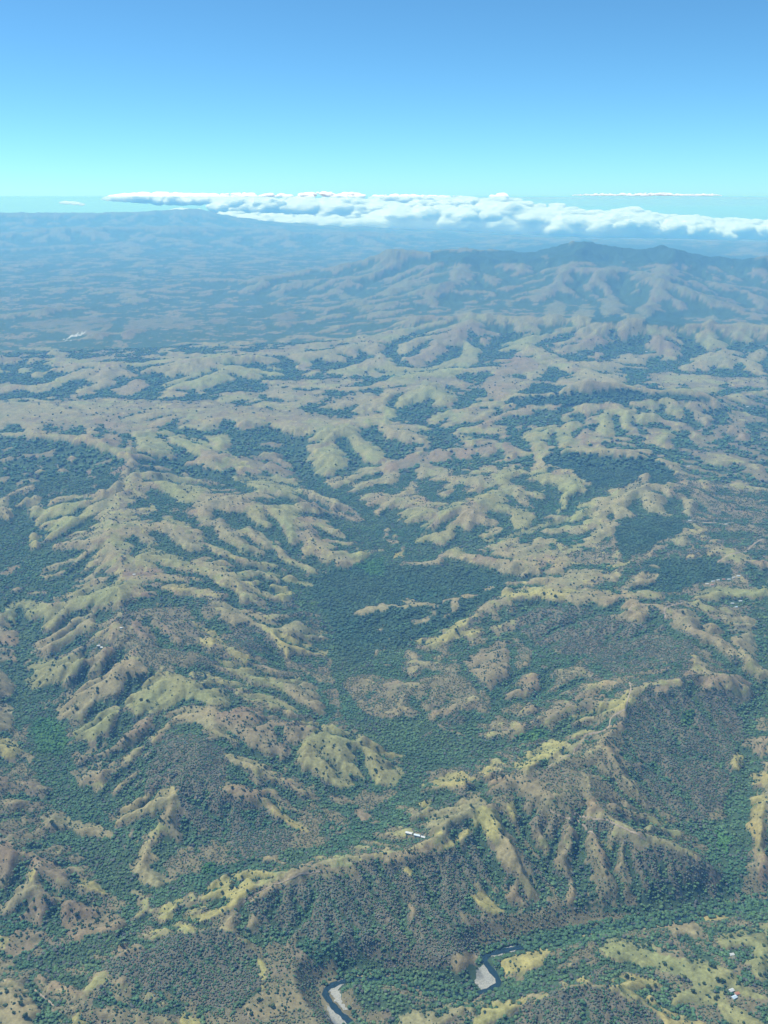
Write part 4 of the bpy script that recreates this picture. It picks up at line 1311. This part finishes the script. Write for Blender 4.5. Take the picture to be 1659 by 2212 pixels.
oi = N.new('ShaderNodeObjectInfo'); nz = N.new('ShaderNodeTexNoise'); nz.inputs['Scale'].default_value = 3; tc = N.new('ShaderNodeTexCoord')
r_ = N.new('ShaderNodeValToRGB'); r_.color_ramp.elements[0].color = (.022, .045, .022, 1); r_.color_ramp.elements[1].color = (.070, .105, .042, 1)
ad = N.new('ShaderNodeMath'); ad.operation = 'MULTIPLY_ADD'; ad.inputs[1].default_value = .5
L.new(tc.outputs['Object'], nz.inputs['Vector']); L.new(oi.outputs['Random'], ad.inputs[0]); L.new(nz.outputs['Fac'], ad.inputs[2])
sb = N.new('ShaderNodeMath'); sb.operation = 'SUBTRACT'; sb.inputs[1].default_value = .25; L.new(ad.outputs[0], sb.inputs[0]); L.new(sb.outputs[0], r_.inputs[0]); L.new(r_.outputs[0], P.inputs['Base Color'])
bark = ground_mat('tree_bark', (.13, .10, .075), 2)
CM = []
for k in range(5):
    v_, f_ = leaf_crown(500 + k); m_ = D.meshes.new('crown'); m_.from_pydata(v_, [], f_); m_.materials.append(lm_); CM.append(m_)
tv, tf = [], []
for i, (z_, r0) in enumerate(((-.5, .12), (.1, .085), (.55, .06), (.9, .03))):
    for j in range(6): tv.append((r0 * math.cos(j * math.pi / 3) + .03 * i, r0 * math.sin(j * math.pi / 3), z_))
for i in range(3):
    for j in range(6): tf.append((i * 6 + j, i * 6 + (j + 1) % 6, i * 6 + 6 + (j + 1) % 6, i * 6 + 6 + j))
for k in range(3):      # limbs
    n0 = len(tv); a_ = k * 2.1
    for z_, rr_, off in ((.4, .045, 0), (.85, .02, .4)):
        for j in range(4): tv.append((off * math.cos(a_) + rr_ * math.cos(j * 1.57), off * math.sin(a_) + rr_ * math.sin(j * 1.57), z_))
    for j in range(4): tf.append((n0 + j, n0 + (j + 1) % 4, n0 + 4 + (j + 1) % 4, n0 + 4 + j))
TM = D.meshes.new('trunk'); TM.from_pydata(tv, [], tf); TM.materials.append(bark)
SPOT = [(5, '640 470 455 340 460 438 950 480 825 550 1030 590 1100 645 1030 660 1505 710 1430 805 1560 705 1395 695 330 555 290 525 420 470 420 485 1380 640 865 537 970 490 880 455 610 520 620 405 550 405 590 410 300 425 360 155 1080 140 1065 125 275 370 540 680 1500 715 1365 660'),
        (8, '1335 900 1440 920 1430 930 1500 660 1300 840 1410 785 1425 795 1440 850 1460 850 1225 880 1640 700 1240 800 1120 700 1140 880 1580 640 430 930 205 515'),
        (7, '100 420 90 425 65 280 830 540 1000 450 960 470 930 525 400 340 225 170 420 170 30 900 60 990 90 950 110 1010 25 960 10 420 330 570 420 590'),
        (6, '365 340 310 215 510 850 690 60 740 70 900 65 1290 140 1370 205'), (3, '650 385 810 570 800 560 730 515 960 900 980 905 940 740')]
pts = [tuple(p) for t, s_ in SPOT for p in tilepts(t, s_)]
cand = []
tries = 0
while len(cand) < 195 and tries < 20000:
    tries += 1
    u, v = rng.uniform(5, 1650), rng.uniform(1280, 2205)
    c = int(mask_at(u, v))
    if c in (1, 2, 3, 4) and rng.uniform() < (v / 2212) ** 2 and min((u - a_) ** 2 + (v - b_) ** 2 for a_, b_ in pts + cand) > 120: cand.append((u, v))
pts += cand
def where(u, v):
    if u > 1240 and v > 1960: return 'dark tree standing apart on the green pasture beyond the river', 'trees on the pasture beyond the river'
    if u > 1500 and v > 1560: return 'dark tree standing apart on the yellow slope across the wooded gorge', 'trees on the yellow slope across the gorge'
    if v > 1860 and u > 330 and u < 620: return 'dark tree on the yellow grass below the brown ridge path', 'trees on the yellow grass below the ridge path'
    if v > 2080 and u < 330: return 'dark tree dotting the tan knoll beside a pale track', 'trees on the tan knoll'
    if v > 1760 and u < 420: return 'dark tree on the brown eroded spurs above the long wooded valley', 'trees on the brown eroded spurs'
    if u > 830 and v > 1600: return 'dark tree on the pasture patches along the long track ridge', 'trees along the track ridge'
    if u > 830: return 'dark tree on the pasture hilltops above the forest basin', 'trees on the hilltops above the basin'
    if v > 1480: return 'dark tree standing apart on the broad tan and yellow spur', 'trees on the broad spur'
    return 'dark tree on the grassy ridge below the forested peak', 'trees on the grassy ridges below the peak'
for i, (u, v) in enumerate(pts):
    x, y, z = ground_at(u, v)
    s = random.uniform(3.0, 6.2) if i >= len(pts) - len(cand) else random.uniform(4.5, 7.5)
    e = D.objects.new('pasture_tree', None); COL.objects.link(e)
    e.location = (x, y, z); e.rotation_euler = (0, 0, random.uniform(0, 6.28)); e.scale = (s, s, s * random.uniform(.9, 1.25))
    a_ = D.objects.new('trunk', TM); COL.objects.link(a_); a_.parent = e
    b_ = D.objects.new('crown', CM[i % 5]); COL.objects.link(b_); b_.parent = e
    lb, gr = where(u, v); lb = ('large ' if s > 5.4 else 'small ' if s < 4.1 else 'middling ') + lb; tag(e, lb, 'tree', gr)
# ------------------------------------------------------------------ cloud bank beyond the last range
def cloud_mat(name, dens):
    m_ = D.materials.new(name); m_.use_nodes = True
    n = m_.node_tree.nodes; n.clear()
    pv = n.new('ShaderNodeVolumePrincipled'); mo = n.new('ShaderNodeOutputMaterial')
    pv.inputs['Color'].default_value = (1, 1, 1, 1); pv.inputs['Density'].default_value = dens; pv.inputs['Anisotropy'].default_value = 0.25
    m_.node_tree.links.new(pv.outputs[0], mo.inputs['Volume'])
    return m_
clm = cloud_mat('cloud_vapour', 0.022)
veil = cloud_mat('cloud_veil', 2.5e-5)
v3, f3 = ico(3); f3 = np.array(f3)
def cloud(name, label, tops, bottoms, Y0, depth, n, rad, seed, group=None, mat=None):
    r = np.random.default_rng(seed); Vt = []; F = []
    tu = np.array(tops, float); bu = np.array(bottoms, float) + (0, 16 if Y0 < 53000 and seed not in (1, 2, 11) else 0)
    ua, ub = tu[0, 0], tu[-1, 0]
    n2 = int((ub - ua) / 5) + 2 if seed != 9 else 0
    for k in range(-n2, int(n * 3.4)):
        u = r.uniform(ua, ub); a_ = r.uniform() ** 1.3
        yy = Y0 + depth * (1 - a_) * .9 + depth * .1 * r.uniform()
        vt = np.interp(u, tu[:, 0], tu[:, 1]); vb = np.interp(u, bu[:, 0], bu[:, 1])
        edge = min(1, 8 * (u - ua) / (ub - ua) + .25, 8 * (ub - u) / (ub - ua) + .25)
        R_ = rad * .52 * r.uniform(.35, 1.15) * edge
        if k < 0:      # the body that carries the heads
            u = ua + (ub - ua) * (-k - .5) / n2; a_ = .45 + .3 * r.uniform()
            vt = np.interp(u, tu[:, 0], tu[:, 1]); vb = np.interp(u, bu[:, 0], bu[:, 1])
            yy = Y0 + depth * .4 * r.uniform(); R_ = max(60, .45 * (vb - vt) * yy / FPX); a_ = .35 + .65 * r.uniform()
        px = FPX / (yy / math.cos(PIT) * 1.05)
        lo, hi = vt + R_ * px * .75, vb - R_ * px * .4
        v = lo + (max(hi, lo) - lo) * a_
        dx, dy, dz = ray(u, v); t = yy / dy
        c = np.array([dx * t, yy, CAM_Z + dz * t])
        d = np.zeros(len(v3))
        for q in range(10):
            w_ = r.normal(size=3); w_ /= np.linalg.norm(w_); w_[2] = abs(w_[2]) * .8
            d = np.maximum(d, np.exp(-((v3 - w_) ** 2).sum(1) / .09) * r.uniform(.1, .38))
        s = v3 * (.8 + d + r.normal(0, .012, len(v3)))[:, None] * (1.5, 1.4, .8) * R_
        F.append(f3 + len(Vt) * len(v3)); Vt.append(s + c)
    V_ = np.vstack(Vt); F_ = np.vstack(F)
    base = V_.mean(0)
    me = D.meshes.new(name); me.from_pydata((V_ - base).tolist(), [], F_.tolist()); me.materials.append(mat or clm)
    me.polygons.foreach_set('use_smooth', np.ones(len(F_), bool))
    o = D.objects.new(name, me); o.location = base; COL.objects.link(o)
    rm = o.modifiers.new('merge', 'REMESH'); rm.mode = 'VOXEL'; rm.voxel_size = 34; rm.use_smooth_shade = True
    tag(o, label, 'cloud', group); return o
G = 'cloud bank behind the last range'
cloud('cloud', 'long flat white cloud at the thin end of the bank over the far summit', [(218,428),(245,420),(290,415),(350,414),(420,417),(500,417)], [(218,432),(330,441),(500,441)], 52500, 3500, 120, 330, 1, G)
cloud('cloud', 'low small white cloud lying just in front of the far dark summit', [(366,452),(395,446),(430,449),(445,458)], [(366,458),(445,462)], 47800, 900, 14, 200, 2, G)
cloud('cloud', 'white cloud layer between the far summit and the tallest cloud', [(470,419),(540,415),(620,418),(700,413),(770,415),(850,424)], [(470,444),(600,458),(850,478)], 51500, 3500, 110, 380, 3, G)
cloud('cloud', 'low ragged cloud hugging the range under the white layer', [(440,457),(520,455),(600,460),(700,462),(830,462)], [(440,466),(600,480),(830,488)], 48200, 1800, 60, 330, 4, G)
cloud('cloud', 'bright cloud with the tallest heaped top in the bank', [(830,440),(900,430),(1000,428),(1040,424),(1082,415),(1110,424),(1160,436),(1200,434),(1250,447)], [(830,488),(1000,494),(1250,500)], 48600, 3200, 120, 480, 5, G)
cloud('cloud', 'thin cloud layer behind the tallest heaped top', [(800,422),(860,418),(930,421),(1030,424)], [(800,436),(1030,440)], 54500, 2500, 50, 330, 6, G)
cloud('cloud', 'cloud shoulder with a round dome sloping away from the tallest top', [(1200,440),(1260,452),(1330,452),(1356,444),(1385,447),(1420,460),(1480,464)], [(1200,500),(1480,507)], 48000, 2600, 90, 460, 7, G)
cloud('cloud', 'low bumpy cloud at the thick end of the bank beyond the dark peak', [(1450,466),(1500,462),(1540,470),(1600,470),(1660,470),(1760,474)], [(1450,507),(1760,517)], 47600, 2600, 90, 430, 8, G)
cloud('cloud', 'faint small cloud puff beside the thin end of the bank', [(128,436),(150,432),(185,440)], [(128,440),(185,445)], 56000, 800, 16, 210, 9, G)
cloud('cloud', 'row of small distant cloud tops standing on the flat far layer', [(1235,419),(1300,417),(1400,416),(1430,415),(1480,419),(1530,417),(1560,420)], [(1235,423),(1560,424)], 76000, 2500, 50, 190, 10, G)
mist = cloud_mat('cloud_mist', 0.0007)
cloud('cloud', 'thin misty cloud fringe hanging under the bank over the last range', [(560,462),(700,462),(830,466),(1000,470),(1200,478),(1400,484),(1600,488),(1760,490)], [(560,474),(830,492),(1200,508),(1500,514),(1760,520)], 47300, 700, 120, 420, 11, G, mist)
# far flat layer of stratus behind the bank
dk_x = np.linspace(2000, 60000, 90); dk_y = np.linspace(58000, 150000, 120)
DX, DY = np.meshgrid(dk_x, dk_y)
DZ = 1560 + 380 * np.clip((DY - 58000) / 50000, 0, 1) + 70 * fbm(DX / 5200, DY / 7000, 3, 4) - 500 * np.clip((9000 - (DX - 2000)) / 9000, 0, 1) ** 2
n_ = DX.size
top = np.stack([DX, DY, DZ], -1).reshape(-1, 3); bot = top - (0, 0, 160)
ii = np.arange(n_).reshape(DX.shape)
qq = np.stack([ii[:-1, :-1], ii[:-1, 1:], ii[1:, 1:], ii[1:, :-1]], -1).reshape(-1, 4)
rim = list(ii[0, :]) + list(ii[1:, -1]) + list(ii[-1, -2::-1]) + list(ii[-2:0:-1, 0])
sides = [(rim[i], rim[(i + 1) % len(rim)], rim[(i + 1) % len(rim)] + n_, rim[i] + n_)[::-1] for i in range(len(rim))]
o = mesh_obj('cloud', np.vstack([top, bot]), qq.tolist() + (qq[:, ::-1] + n_).tolist() + sides, veil, smooth=False)
tag(o, 'flat far cloud layer stretching to the horizon behind the bank', 'cloud', G)
